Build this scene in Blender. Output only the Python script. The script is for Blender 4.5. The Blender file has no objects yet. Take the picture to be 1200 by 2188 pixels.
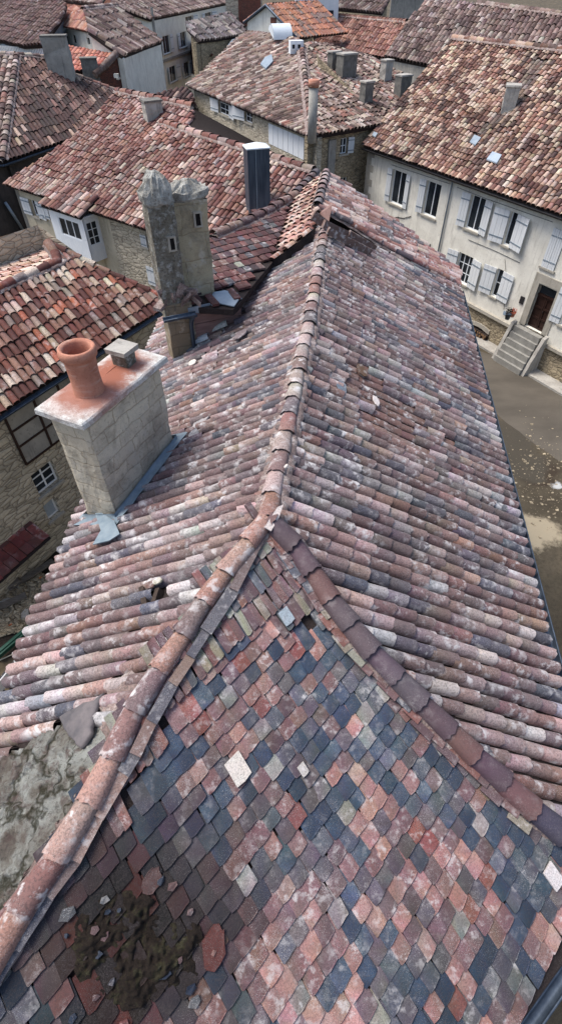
import bpy, math, random
import numpy as np
from mathutils import Vector, noise
# ------------------------------------------------------------------ camera, sky, sun, exposure
C = bpy.context.scene.collection
F_PX = 1115.0; TH = math.atan(F_PX/1056.0)
cam = bpy.data.cameras.new('camera'); cam.sensor_fit = 'VERTICAL'; cam.sensor_height = 36; cam.lens = 36*F_PX/2188
cam.clip_start = .05; cam.clip_end = 2000
co = bpy.data.objects.new('camera', cam); C.objects.link(co); co.location = (0, 0, 0)
co.rotation_euler = (math.pi/2-TH, 0, 0); bpy.context.scene.camera = co
SUN_AZ = 284.0; SUN_EL = 62.0
w = bpy.data.worlds.new('World'); bpy.context.scene.world = w; w.use_nodes = True
nt = w.node_tree; bg = nt.nodes['Background']; sky = nt.nodes.new('ShaderNodeTexSky'); sky.sky_type = 'NISHITA'
sky.sun_disc = False; sky.sun_elevation = math.radians(SUN_EL); sky.sun_rotation = math.radians(SUN_AZ)
sky.air_density = 1.0; sky.dust_density = 3.0; sky.ozone_density = 1.0
nt.links.new(sky.outputs[0], bg.inputs[0]); bg.inputs[1].default_value = .15
sl = bpy.data.lights.new('sun', 'SUN'); sl.energy = 2.6; sl.angle = math.radians(28); sl.color = (1, .96, .9)
so = bpy.data.objects.new('sun', sl); C.objects.link(so)
_a = math.radians(SUN_AZ); _e = math.radians(SUN_EL)
sd = Vector((math.sin(_a)*math.cos(_e), math.cos(_a)*math.cos(_e), math.sin(_e)))
so.rotation_euler = sd.to_track_quat('Z', 'Y').to_euler(); so.location = (0, 0, 30)
vs = bpy.context.scene.view_settings
vs.view_transform = 'Standard'; vs.look = 'None'; vs.exposure = 0.58; vs.gamma = 1
random.seed(7)
GZ = -16.3                                                     # ground level below the camera
# ------------------------------------------------------------------ geometry helpers
A3 = lambda *p: np.array(p, float)
_c, _s = math.cos(TH), math.sin(TH)
def ray(x, y):
    a = (x-600)/F_PX; b = (1094-y)/F_PX
    return A3(a, _c+_s*b, -_s+_c*b)
def PZ(x, y, z): r = ray(x, y); return r*(z/r[2])
def nrm(v): return v/np.linalg.norm(v)
class Plane:
    def __init__(s, o, n): s.o = o; s.n = nrm(n)*(1 if n[2] >= 0 else -1)
    def hit(s, x, y): r = ray(x, y); return r*(np.dot(s.o, s.n)/np.dot(r, s.n))
    def z(s, x, y): return s.o[2]-(s.n[0]*(x-s.o[0])+s.n[1]*(y-s.o[1]))/s.n[2]
    def up(s, d): return Plane(s.o+A3(0, 0, d), s.n)
    def drop(s, p, off=0.): return A3(p[0], p[1], s.z(p[0], p[1])+off)
def plane3(a, b, c): return Plane(a, np.cross(b-a, c-a))
def plane_eave(a, b, pitch, uphill):                            # horizontal edge a-b, rising towards the side of 'uphill'
    t = nrm((b-a)*A3(1, 1, 0)); h = A3(t[1], -t[0], 0)
    if np.dot(h, (uphill-a)) < 0: h = -h
    p = math.radians(pitch); return Plane(a, np.cross(t, h*math.cos(p)+A3(0, 0, math.sin(p))))
def over(b, x, y):                                              # point above/below b seen at that height
    r = ray(x, y); return A3(b[0], b[1], r[2]*np.dot(r[:2], b[:2])/np.dot(r[:2], r[:2]))
def nz(x, y, z=0.): return noise.noise(Vector((x, y, z)))
def lin(c):
    return tuple(((v/255+.055)/1.055)**2.4 if v > 10 else v/255/12.92 for v in c)

class MB:
    def __init__(s): s.v = []; s.f = []; s.c = []; s.m = []; s.sm = []
    def pts(s, P, col=(.5, .5, .5)):
        i = len(s.v); s.v.extend([tuple(p) for p in P])
        if len(P) and isinstance(col, list): s.c.extend(col)
        else: s.c.extend([tuple(col)]*len(P))
        return i
    def face(s, idx, m=0, sm=False): s.f.append(tuple(idx)); s.m.append(m); s.sm.append(sm)
    def poly(s, P, col=(.5, .5, .5), m=0):
        i = s.pts(P, col); s.face(range(i, i+len(P)), m)
    def prism(s, P, d, col=(.5, .5, .5), m=0):                  # polygon P extruded by vector d
        P = [np.asarray(p, float) for p in P]; Q = [p+d for p in P]; n = len(P)
        s.poly(P, col, m); s.poly(Q[::-1], col, m)
        for i in range(n):
            j = (i+1) % n; s.poly([P[j], P[i], Q[i], Q[j]], col, m)
    def box(s, c, ax, ay, az, col=(.5, .5, .5), m=0, jit=0):     # half-axis vectors
        c = np.asarray(c, float); V = []
        for k in (-1, 1):
            for (i, j) in ((-1, -1), (1, -1), (1, 1), (-1, 1)):
                p = c+ax*i+ay*j+az*k
                if jit: p = p+A3(*[random.uniform(-jit, jit) for _ in range(3)])
                V.append(p)
        i = s.pts(V, col)
        for f in ((3, 2, 1, 0), (4, 5, 6, 7), (0, 1, 5, 4), (1, 2, 6, 5), (2, 3, 7, 6), (3, 0, 4, 7)): s.face([i+k for k in f], m)
    def tube(s, P, r, col=(.5, .5, .5), seg=8, m=0, caps=True, rs=None):
        P = [np.asarray(p, float) for p in P]; rings = []
        for k, p in enumerate(P):
            d = nrm(P[min(k+1, len(P)-1)]-P[max(k-1, 0)])
            a = np.cross(d, A3(0, 0, 1));
            if np.linalg.norm(a) < .05: a = A3(1, 0, 0)
            a = nrm(a); b = np.cross(d, a); rr = rs[k] if rs else r
            rings.append(s.pts([p+rr*(a*math.cos(t)+b*math.sin(t)) for t in [2*math.pi*i/seg for i in range(seg)]], col))
        for k in range(len(P)-1):
            for i in range(seg):
                j = (i+1) % seg; s.face((rings[k]+i, rings[k]+j, rings[k+1]+j, rings[k+1]+i), m, True)
        if caps:
            s.face([rings[0]+i for i in range(seg)][::-1], m); s.face([rings[-1]+i for i in range(seg)], m)
    def lathe(s, c, prof, seg=24, col=(.5, .5, .5), m=0, wob=0.):  # prof [(r,z)]
        rings = []
        for (r, z) in prof:
            rings.append(s.pts([(c[0]+r*math.cos(t)*(1+wob*nz(2*math.cos(t), 2*math.sin(t), z*5)), c[1]+r*math.sin(t)*(1+wob*nz(2*math.cos(t)+7, 2*math.sin(t), z*5)), c[2]+z) for t in [2*math.pi*i/seg for i in range(seg)]], col))
        for k in range(len(prof)-1):
            for i in range(seg):
                j = (i+1) % seg; s.face((rings[k]+i, rings[k]+j, rings[k+1]+j, rings[k+1]+i), m, True)
    def build(s, name, mats, parent=None, ax=None):
        me = bpy.data.meshes.new(name); off = A3(*parent['_w']) if parent is not None and '_w' in parent.keys() else A3(0, 0, 0)
        V = np.array(s.v, float)-off
        me.from_pydata(V.tolist(), [], s.f)
        if not isinstance(mats, (list, tuple)): mats = [mats]
        for m in mats: me.materials.append(M[m])
        me.polygons.foreach_set('material_index', s.m); me.polygons.foreach_set('use_smooth', s.sm)
        ca = me.attributes.new('col', 'FLOAT_COLOR', 'POINT'); cc = np.ones((len(s.v), 4)); cc[:, :3] = np.array(s.c)[:, :3]
        ca.data.foreach_set('color', cc.ravel())
        uv = me.uv_layers.new(name='UVMap'); W = np.array(s.v, float); out = np.zeros((sum(len(f) for f in s.f), 2)); k = 0
        for f in s.f:
            P = W[list(f)]; a = P[1]-P[0]; b = P[2]-P[0]; n = np.cross(a, b); l = np.linalg.norm(n); n = n/l if l > 1e-12 else A3(0, 0, 1)
            if ax is not None and abs(n[2]) <= .9:
                ay = A3(-ax[1], ax[0], 0); t = ax if abs(n@ay) > abs(n@ax) else ay; out[k:k+len(f), 0] = P@t+(0 if t is ax else .37); out[k:k+len(f), 1] = P[:, 2]
            elif abs(n[2]) > .9: out[k:k+len(f), 0] = P[:, 0]; out[k:k+len(f), 1] = P[:, 1]
            else:
                t = nrm(A3(-n[1], n[0], 0)); q = np.cross(n, t); out[k:k+len(f), 0] = P@t; out[k:k+len(f), 1] = P@q
            k += len(f)
        uv.data.foreach_set('uv', out.ravel()); me.validate(clean_customdata=False); me.update()
        o = bpy.data.objects.new(name, me); C.objects.link(o)
        if parent is not None:
            o.parent = parent; o['_w'] = parent['_w']
        else: o['_w'] = (0., 0., 0.)
        return o
def build_each(mb, name, mats, parent):
    par = list(range(len(mb.v)))
    def fd(i):
        while par[i] != i: par[i] = par[par[i]]; i = par[i]
        return i
    key = {}
    for i, v in enumerate(mb.v):
        k = tuple(round(c, 4) for c in v)
        if k in key: par[fd(i)] = fd(key[k])
        else: key[k] = i
    for f in mb.f:
        for i in f[1:]: par[fd(i)] = fd(f[0])
    grp = {}
    for k, f in enumerate(mb.f): grp.setdefault(fd(f[0]), []).append(k)
    for ks in grp.values():
        m2 = MB(); mp = {}
        for k in ks:
            for i in mb.f[k]:
                if i not in mp: mp[i] = len(m2.v); m2.v.append(mb.v[i]); m2.c.append(mb.c[i])
            m2.f.append(tuple(mp[i] for i in mb.f[k])); m2.m.append(mb.m[k]); m2.sm.append(mb.sm[k])
        m2.build(name, mats, parent)
def recentre(o):                                                # put a single-mesh thing's origin at its base
    me = o.data; n = len(me.vertices); v = np.zeros(n*3); me.vertices.foreach_get('co', v); v = v.reshape(-1, 3)
    c = (v.min(0)+v.max(0))/2; c[2] = v[:, 2].min(); v -= c; me.vertices.foreach_set('co', v.ravel()); o.location = c; o['_w'] = tuple(c); me.update()
def thing(name, label, cat, loc, group=None):
    o = bpy.data.objects.new(name, None); C.objects.link(o); o.location = loc; o.empty_display_size = .3
    o['_w'] = tuple(float(v) for v in loc); o['label'] = label; o['category'] = cat
    if group: o['group'] = group
    return o
def tag(o, label, cat, group=None):
    recentre(o); o['label'] = label; o['category'] = cat
    if group: o['group'] = group
    return o
def struct(o, kind='structure'): o['kind'] = kind; return o

# ------------------------------------------------------------------ materials
M = {}
class NT:
    def __init__(s, name, rough=.85):
        m = bpy.data.materials.new(name); m.use_nodes = True; M[name] = m; s.m = m; s.t = m.node_tree; s.b = s.t.nodes['Principled BSDF']
        s.b.inputs['Roughness'].default_value = rough; s.b.inputs['Specular IOR Level'].default_value = .25
    def n(s, typ, **kw):
        o = s.t.nodes.new(typ)
        for k, v in kw.items():
            if k in o.inputs.keys() if False else False: pass
            setattr(o, k, v)
        return o
    def l(s, a, b): s.t.links.new(a, b)
    def coord(s, kind='Object', scale=(1, 1, 1)):
        t = s.n('ShaderNodeTexCoord'); mp = s.n('ShaderNodeMapping'); mp.inputs['Scale'].default_value = scale
        s.l(t.outputs[kind], mp.inputs[0]); return mp.outputs[0]
    def noise(s, vec, scale, detail=4, rough=.6, dist=0):
        o = s.n('ShaderNodeTexNoise'); s.l(vec, o.inputs['Vector']); o.inputs['Scale'].default_value = scale
        o.inputs['Detail'].default_value = detail; o.inputs['Roughness'].default_value = rough; o.inputs['Distortion'].default_value = dist; return o.outputs[0]
    def ramp(s, f, stops):
        o = s.n('ShaderNodeValToRGB'); s.l(f, o.inputs[0]); e = o.color_ramp.elements
        while len(e) < len(stops): e.new(.5)
        for i, (p, c) in enumerate(stops):
            e[i].position = p; c = (c, c, c) if isinstance(c, (int, float)) else c; e[i].color = (*c, 1)
        return o.outputs[0]
    def mix(s, f, a, b, mode='MIX'):
        o = s.n('ShaderNodeMix', data_type='RGBA', blend_type=mode)
        for sock, val in ((o.inputs[0], f), (o.inputs[6], a), (o.inputs[7], b)):
            if hasattr(val, 'is_linked') or isinstance(val, bpy.types.NodeSocket): s.l(val, sock)
            elif isinstance(val, (int, float)): sock.default_value = val if sock == o.inputs[0] else (val, val, val, 1)
            else: sock.default_value = (*val, 1)
        return o.outputs[2]
    def math(s, op, a, b=0.):
        o = s.n('ShaderNodeMath', operation=op)
        for i, v in enumerate((a, b)):
            if isinstance(v, bpy.types.NodeSocket): s.l(v, o.inputs[i])
            else: o.inputs[i].default_value = v
        return o.outputs[0]
    def attr(s, name='col'):
        o = s.n('ShaderNodeAttribute', attribute_name=name); return o.outputs[0]
    def out(s, col, bump=None, strength=.4, dist=.02):
        s.l(col, s.b.inputs['Base Color'])
        if bump is not None:
            o = s.n('ShaderNodeBump'); s.l(bump, o.inputs['Height']); o.inputs['Strength'].default_value = strength; o.inputs['Distance'].default_value = dist
            s.l(o.outputs[0], s.b.inputs['Normal'])

def mat_tile(name, lich=.5, spark=.5, dark=.5, sc=1.0, rough=.82):
    t = NT(name, rough); v = t.coord(); col = t.attr()
    n1 = t.noise(v, 9*sc, 5, .65); n2 = t.noise(v, 45*sc, 5, .7); n3 = t.noise(v, 3.1*sc, 3); n4 = t.noise(v, 110*sc, 2, .6); n5 = t.noise(v, 2.3*sc, 4, .7)
    c = t.mix(t.ramp(n1, [(.35, 0.), (.7, .8)]), col, t.mix(1., col, (.98, .88, .86), 'MULTIPLY')); lum = t.ramp(col, [(.035, 0.), (.11, 1.)])
    c = t.mix(t.math('MULTIPLY', t.ramp(n2, [(.45, 0.), (.62, 1.)]), dark*.55), c, (.045, .036, .036))
    lp = t.ramp(n3, [(.4, 0.), (.66, 1.)]); lp2 = t.ramp(n1, [(.5, 0.), (.62, 1.)])
    c = t.mix(t.math('MULTIPLY', t.math('MULTIPLY', t.math('MULTIPLY', lp, lp2), lum), lich), c, (.58, .56, .55))
    fine = t.ramp(n4, [(.56, 0.), (.66, 1.)])
    c = t.mix(t.math('MULTIPLY', t.math('MULTIPLY', t.math('MULTIPLY', fine, t.ramp(n5, [(.42, .06), (.68, 1.)])), t.ramp(col, [(.02, .2), (.09, 1.)])), spark), c, (.62, .60, .58))
    h = t.math('ADD', t.math('MULTIPLY', n2, .8), t.math('MULTIPLY', n4, .5))
    t.out(c, h, .55, .012)
mat_tile('tile_near', .95, .5, 1.0); mat_tile('tile_cap', .30, .30, .45, rough=.6); mat_tile('tile_flat', .6, .6, .8, 1.5); mat_tile('tile_far', .45, .0, .9, .55)
t = NT('mortar', .95); v = t.coord(); n1 = t.noise(v, 5, 5, .7); n2 = t.noise(v, 38, 5, .7)
c = t.ramp(n1, [(.3, (.16, .11, .095)), (.5, (.27, .20, .18)), (.66, (.50, .44, .41))]); c = t.mix(t.ramp(n2, [(.45, 0.), (.6, .7)]), c, (.10, .085, .08)); t.out(c, n2, .8, .02)
def mat_plaster(name, a, b, dirt=(.2, .17, .14), amt=.6, sc=1.):
    t = NT(name, .92); v = t.coord(); n1 = t.noise(v, 1.1*sc, 6, .65, .4); n2 = t.noise(v, 9*sc, 5, .7); n3 = t.noise(t.coord('Object', (3, 3, .35)), 1.6*sc, 4, .6); n4 = t.noise(v, 60, 3)
    c = t.mix(t.ramp(n1, [(.35, 0.), (.65, 1.)]), a, b); c = t.mix(t.math('MULTIPLY', t.ramp(n3, [(.55, 0.), (.75, 1.)]), amt), c, dirt)
    c = t.mix(t.math('MULTIPLY', t.ramp(n2, [(.58, 0.), (.68, 1.)]), amt*.7), c, dirt); t.out(c, t.math('ADD', n2, n4), .35, .02)
mat_plaster('plaster', (.80, .77, .68), (.66, .63, .55), (.27, .24, .20), .5)
mat_plaster('plaster_tan', (.56, .50, .38), (.44, .39, .29), (.14, .12, .09), .7)
mat_plaster('plaster_grey', (.36, .34, .30), (.24, .23, .21), (.10, .09, .08), .8)
mat_plaster('plaster_dark', (.07, .06, .055), (.035, .032, .03), (.02, .02, .02), .7)
mat_plaster('concrete', (.42, .40, .36), (.30, .28, .25), (.09, .08, .07), .6, 2)
mat_plaster('concrete_dark', (.20, .19, .17), (.11, .105, .095), (.045, .042, .04), .8, 2.5)
mat_plaster('stone_trim', (.42, .39, .33), (.33, .30, .25), (.13, .12, .10), .6, 2)
def mat_stone(name, a, b, mort, sx=3.1, sy=6.0, j=.06, dirt=.5):
    t = NT(name, .95); v = t.coord('UV', (sx, sy, 1)); wn = t.n('ShaderNodeTexNoise'); t.l(v, wn.inputs['Vector']); wn.inputs['Scale'].default_value = .9; wn.inputs['Detail'].default_value = 3
    vv = t.n('ShaderNodeVectorMath', operation='MULTIPLY_ADD'); t.l(wn.outputs['Color'], vv.inputs[0]); vv.inputs[1].default_value = (.6, .5, 0); t.l(v, vv.inputs[2])
    vd = t.n('ShaderNodeTexVoronoi', feature='DISTANCE_TO_EDGE'); vc = t.n('ShaderNodeTexVoronoi', feature='F1')
    for q in (vd, vc): t.l(vv.outputs[0], q.inputs['Vector']); q.inputs['Scale'].default_value = 1.; q.inputs['Randomness'].default_value = .8
    v3 = t.coord(); n2 = t.noise(v3, 14, 5, .7); n1 = t.noise(v3, .8, 5, .65)
    c = t.mix(t.ramp(vc.outputs['Color'], [(.2, 0.), (.8, 1.)]), a, b); c = t.mix(t.ramp(n2, [(.4, 0.), (.7, .6)]), c, tuple(x*.55 for x in a))
    c = t.mix(t.ramp(vd.outputs[0], [(0., 1.), (j, 0.)]), c, mort); c = t.mix(t.math('MULTIPLY', t.ramp(n1, [(.5, 0.), (.72, 1.)]), dirt), c, (.10, .085, .065))
    t.out(c, t.math('ADD', t.ramp(vd.outputs[0], [(0., 0.), (.16, 1.)]), t.math('MULTIPLY', n2, .5)), .7, .04)
mat_stone('rubble', (.46, .38, .26), (.30, .25, .17), (.10, .08, .055))
mat_stone('rubble_pale', (.60, .53, .41), (.44, .39, .30), (.18, .155, .12), 2.3, 6.5, .06, .4)
mat_stone('brick_red', (.22, .085, .06), (.14, .06, .045), (.06, .045, .04), 4, 9, .08)
def mat_ashlar(name, a, b, bw=.55, rh=.27):
    t = NT(name, .95); v = t.coord('UV'); br = t.n('ShaderNodeTexBrick'); wn = t.n('ShaderNodeTexNoise'); t.l(t.coord(), wn.inputs['Vector']); wn.inputs['Scale'].default_value = 3.5; wn.inputs['Detail'].default_value = 4; vv = t.n('ShaderNodeVectorMath', operation='MULTIPLY_ADD'); t.l(wn.outputs['Color'], vv.inputs[0]); vv.inputs[1].default_value = (.20, .14, 0); t.l(v, vv.inputs[2]); t.l(vv.outputs[0], br.inputs['Vector']); br.inputs['Scale'].default_value = 1.; br.inputs['Mortar Size'].default_value = .012; br.inputs['Mortar Smooth'].default_value = .6
    br.inputs['Brick Width'].default_value = bw; br.inputs['Row Height'].default_value = rh; br.inputs['Color1'].default_value = (*a, 1); br.inputs['Color2'].default_value = (*b, 1); br.inputs['Mortar'].default_value = (b[0]*.86, b[1]*.83, b[2]*.79, 1)
    v3 = t.coord(); n1 = t.noise(v3, 2.2, 6, .7, .5); n2 = t.noise(v3, 26, 6, .75); n3 = t.noise(v3, 4.5, 5, .6)
    c = t.mix(t.ramp(n1, [(.46, 0.), (.68, .75)]), br.outputs[0], (.16, .14, .11)); c = t.mix(t.ramp(n3, [(.52, 0.), (.68, .8)]), c, (.50, .46, .38)); c = t.mix(t.ramp(n2, [(.56, 0.), (.68, .7)]), c, (.12, .105, .085))
    t.out(c, t.math('ADD', t.math('MULTIPLY', br.outputs['Fac'], -.7), t.math('ADD', n2, t.math('MULTIPLY', n3, .8))), .6, .03)
mat_ashlar('ashlar', (.60, .54, .42), (.50, .44, .34), .47, .22); mat_ashlar('ashlar_brown', (.26, .20, .13), (.20, .16, .11), .5, .34)
def mat_simple(name, a, b, rough=.6, sc=4, metal=0., streak=(1, 1, 1), bump=.15, stops=(.35, .65)):
    t = NT(name, rough); v = t.coord('Object', streak); n1 = t.noise(v, sc, 5, .65); n2 = t.noise(v, sc*8, 4, .7)
    c = t.mix(t.ramp(n1, [(stops[0], 0.), (stops[1], 1.)]), a, b); c = t.mix(t.ramp(n2, [(.5, 0.), (.75, .4)]), c, tuple(x*.5 for x in a)); t.out(c, n2, bump, .01); t.b.inputs['Metallic'].default_value = metal; return t
mat_ashlar('ashlar_tan', (.44, .38, .26), (.40, .34, .23), .9, .5)
t = NT('lichen_render', .97); v = t.coord(); n1 = t.noise(v, 3.5, 6, .7, .3); n2 = t.noise(v, 22, 6, .8); n3 = t.noise(v, 9, 5, .65)
c = t.ramp(n1, [(.35, (.13, .115, .09)), (.55, (.22, .20, .16)), (.7, (.34, .32, .27))]); c = t.mix(t.ramp(n3, [(.5, 0.), (.62, .8)]), c, (.42, .42, .39)); c = t.mix(t.ramp(n2, [(.5, 0.), (.62, .8)]), c, (.07, .065, .055)); t.out(c, t.math('ADD', n2, n3), .9, .05)
t = NT('lichen_pale', .97); v = t.coord(); n1 = t.noise(v, 5, 6, .7, .3); n2 = t.noise(v, 26, 6, .8)
c = t.ramp(n1, [(.35, (.24, .22, .19)), (.5, (.42, .41, .37)), (.65, (.58, .58, .54))]); c = t.mix(t.ramp(n2, [(.52, 0.), (.64, .8)]), c, (.10, .09, .08)); t.out(c, n2, 1., .05)
mat_simple('zinc', (.20, .25, .30), (.30, .35, .39), .5, 3, .3); mat_simple('lead', (.15, .20, .24), (.24, .29, .32), .55, 5, .1, (1, 1, 1), .3)
mat_simple('flue_metal', (.045, .06, .085), (.09, .115, .15), .42, 2, .5, (4, 4, .5)); mat_simple('iron', (.015, .015, .018), (.04, .035, .035), .5, 8)
mat_simple('shutter_paint', (.62, .645, .66), (.72, .73, .725), .6, 2.2, 0, (6, 6, .6), .2); mat_simple('white_paint', (.70, .73, .76), (.80, .82, .83), .55, 3, 0, (3, 3, 1), .1)
mat_simple('wood_dark', (.022, .011, .009), (.042, .02, .015), .5, 3, 0, (8, 8, .6), .3); mat_simple('wood_grey', (.10, .085, .07), (.2, .17, .14), .85, 3, 0, (1, 8, 8), .4)
mat_simple('wood_pink', (.20, .12, .105), (.28, .18, .16), .8, 3, 0, (1, 1, 9), .3); mat_simple('slate_slab', (.085, .08, .085), (.16, .14, .14), .8, 6, 0, (1, 1, 1), .5)
mat_simple('green_paint', (.012, .05, .035), (.02, .08, .055), .45, 3); mat_simple('glass_dark', (.010, .012, .016), (.035, .042, .05), .12, .8, 0, (1, 1, 1), .02)
mat_simple('sky_glass', (.30, .36, .42), (.40, .46, .52), .15, 1); mat_simple('white_plastic', (.62, .68, .72), (.70, .75, .78), .4, 2); mat_simple('step_stone', (.22, .21, .19), (.31, .30, .27), .9, 3, 0, (1, 1, 1), .4)
mat_simple('blue_plate', (.25, .33, .42), (.3, .38, .47), .5, 3); mat_simple('red_flower', (.35, .04, .02), (.55, .12, .04), .7, 12); mat_simple('soot_and_dark', (.006, .005, .005), (.012, .01, .01), .95, 5)  # the near-black serves chimney soot and the painted dark of openings
mat_simple('car_paint', (.65, .66, .67), (.70, .70, .71), .25, 1, 0, (1, 1, 1), .0)
mat_simple('firewood_end', (.28, .17, .09), (.12, .07, .04), .9, 30); mat_simple('bark', (.035, .025, .02), (.07, .05, .04), .95, 20, 0, (1, 1, 1), .6)
t = NT('slab', .95); v = t.coord(); n1 = t.noise(v, 2.2, 6, .7, .3); n2 = t.noise(v, 24, 6, .75); n3 = t.noise(v, 6, 4, .6)
c = t.ramp(n1, [(.32, (.15, .12, .10)), (.46, (.22, .205, .18)), (.60, (.33, .34, .30))]); c = t.mix(t.ramp(n2, [(.53, 0.), (.66, .8)]), c, (.09, .08, .075)); c = t.mix(t.ramp(n3, [(.62, 0.), (.72, .7)]), c, (.15, .08, .07)); t.out(c, t.math('ADD', n2, n3), 1., .05)
t = NT('worn_cement', .95); v = t.coord(); n1 = t.noise(v, 1.6, 6, .65, .6); n2 = t.noise(v, 26, 6, .8); n3 = t.noise(v, 5, 5, .7, .5); vo = t.n('ShaderNodeTexVoronoi', feature='DISTANCE_TO_EDGE'); wv = t.n('ShaderNodeVectorMath', operation='ADD'); wn = t.n('ShaderNodeTexNoise'); t.l(v, wn.inputs['Vector']); wn.inputs['Scale'].default_value = 2.2; wn.inputs['Detail'].default_value = 5; t.l(v, wv.inputs[0]); t.l(wn.outputs['Color'], wv.inputs[1]); t.l(wv.outputs[0], vo.inputs['Vector']); vo.inputs['Scale'].default_value = 1.7
c = t.ramp(n1, [(.34, (.10, .075, .065)), (.45, (.20, .18, .15)), (.54, (.36, .365, .33)), (.7, (.48, .49, .45))]); c = t.mix(t.ramp(n3, [(.52, 0.), (.64, .75)]), c, (.13, .085, .075)); c = t.mix(t.ramp(n2, [(.52, 0.), (.64, .8)]), c, (.08, .07, .06)); c = t.mix(t.ramp(vo.outputs[0], [(.0, .9), (.025, .6), (.06, 0.)]), c, (.03, .028, .012)); t.out(c, t.math('ADD', t.math('ADD', n2, n3), t.ramp(vo.outputs[0], [(0., 0.), (.12, 1.)])), 1., .06)
t = NT('moss', 1.); v = t.coord(); n1 = t.noise(v, 7, 5, .7); n2 = t.noise(v, 60, 5, .8)
c = t.ramp(n1, [(.3, (.014, .010, .008)), (.52, (.032, .022, .016)), (.64, (.06, .055, .028)), (.78, (.20, .18, .14))]); c = t.mix(t.ramp(n2, [(.5, 0.), (.65, .7)]), c, (.015, .012, .01)); t.out(c, n2, 1., .05)
t = NT('terracotta', .85); v = t.coord(); n1 = t.noise(v, 3, 5, .65); n2 = t.noise(v, 30, 5, .7); n3 = t.noise(t.coord('Object', (1, 1, 6)), 3, 4)
c = t.ramp(n1, [(.3, (.33, .13, .085)), (.6, (.47, .22, .15))]); c = t.mix(t.ramp(n2, [(.55, 0.), (.7, .5)]), c, (.14, .06, .045)); c = t.mix(t.ramp(n3, [(.56, 0.), (.7, .5)]), c, (.55, .40, .33)); t.out(c, n2, .5, .015)
# cap of the near chimney: pale cement with rust-red wash round the pot
def mat_cap(p1, p2, loc):
    t = NT('cap_cement', .92); v = t.coord(); n1 = t.noise(v, 7, 5, .7); n2 = t.noise(v, 55, 4, .8)
    c = t.mix(t.ramp(n2, [(.5, 0.), (.64, .7)]), t.ramp(n1, [(.35, (.44, .43, .40)), (.6, (.66, .65, .62))]), (.16, .15, .14))
    for p, r in ((p1, .60), (p2, .40), (p1*.6+p2*.4, .34), (p1*.35+p2*.65, .30)):
        vm = t.n('ShaderNodeVectorMath', operation='DISTANCE'); t.l(v, vm.inputs[0]); vm.inputs[1].default_value = tuple(p-loc)
        d = t.math('ADD', vm.outputs['Value'], t.math('MULTIPLY', t.math('SUBTRACT', n1, .5), .35))
        c = t.mix(t.ramp(d, [(r*.55, .9), (r*1.1, 0.)]), c, (.30, .115, .075))
    t.out(c, n2, .5, .02)

# ------------------------------------------------------------------ palettes (sRGB picks, weight)
def pal(*e, sat=1.):
    out = []
    for c, w_ in e: g = .3*c[0]+.5*c[1]+.2*c[2]; out.append(lin(tuple(g+(v-g)*sat for v in c)))
    return (out, [w_ for c, w_ in e])
PM = pal(((118, 84, 82), 5), ((132, 96, 92), 4), ((108, 90, 92), 4), ((156, 118, 110), 3), ((186, 148, 140), 2.6), ((88, 90, 104), 3), ((70, 78, 96), 1.6), ((172, 168, 168), 1.8), ((146, 94, 80), 1.5), ((196, 178, 172), 1.1), ((178, 132, 108), .5), ((120, 130, 140), .7), sat=.60)
PF = pal(((104, 78, 80), 4), ((120, 90, 88), 3), ((80, 76, 84), 3), ((58, 70, 88), 3.6), ((42, 58, 80), 3.4), ((98, 100, 106), 2), ((138, 98, 90), 1.8), ((132, 78, 74), .9), ((142, 142, 142), 1), ((165, 135, 125), .7), ((190, 180, 172), .25), ((120, 104, 84), .3), sat=.88)
PFB = pal(((44, 64, 90), 5), ((60, 78, 100), 4), ((80, 86, 98), 3), ((92, 82, 88), 2), ((112, 112, 116), 1.2), ((104, 80, 82), 1.5), ((150, 148, 146), .4), sat=.72)
PFR = pal(((124, 92, 92), 5), ((142, 106, 102), 4), ((106, 84, 88), 3.5), ((158, 116, 108), 3), ((84, 78, 86), 2.2), ((132, 78, 72), 1.1), ((158, 128, 118), 1), ((66, 72, 86), 1), ((128, 124, 120), .8), ((116, 100, 80), .25), sat=.9)
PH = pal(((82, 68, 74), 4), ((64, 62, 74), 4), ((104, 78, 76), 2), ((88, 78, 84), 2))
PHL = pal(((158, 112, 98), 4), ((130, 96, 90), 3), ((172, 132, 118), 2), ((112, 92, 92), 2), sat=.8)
PR = pal(((132, 104, 100), 3), ((150, 128, 122), 3), ((104, 98, 102), 3), ((172, 156, 148), 2), ((142, 100, 90), 2), sat=.8)
PI = pal(((168, 140, 118), 4), ((188, 166, 144), 3.4), ((124, 88, 74), 4), ((98, 66, 56), 3), ((196, 178, 160), .8), ((150, 110, 92), 2), ((84, 64, 58), 2), sat=.9)
PB = pal(((152, 116, 104), 4), ((176, 148, 134), 2), ((124, 76, 66), 4), ((104, 64, 58), 2.4), ((196, 176, 158), .8), ((150, 106, 90), 3), ((140, 124, 116), 1), sat=.86)
PD = pal(((134, 98, 84), 4), ((168, 146, 128), 2), ((112, 64, 54), 4), ((88, 50, 44), 4), ((196, 180, 162), .8), ((132, 118, 110), 2), ((160, 90, 66), 1), sat=.88)
PC = pal(((92, 62, 56), 4), ((72, 50, 48), 4), ((124, 92, 82), 3), ((168, 142, 126), .9), ((66, 52, 50), 3), sat=.8)
PG = pal(((136, 116, 104), 4), ((160, 144, 132), 2.4), ((104, 80, 72), 3.5), ((84, 66, 60), 3), ((186, 174, 162), .7), ((140, 96, 84), 1.5), sat=.88)
PK = pal(((112, 92, 86), 4), ((136, 118, 110), 3), ((88, 70, 66), 3), ((160, 148, 140), 1.5))
PRED = pal(((186, 116, 98), 4), ((170, 98, 84), 3), ((200, 140, 120), 2))
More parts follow.
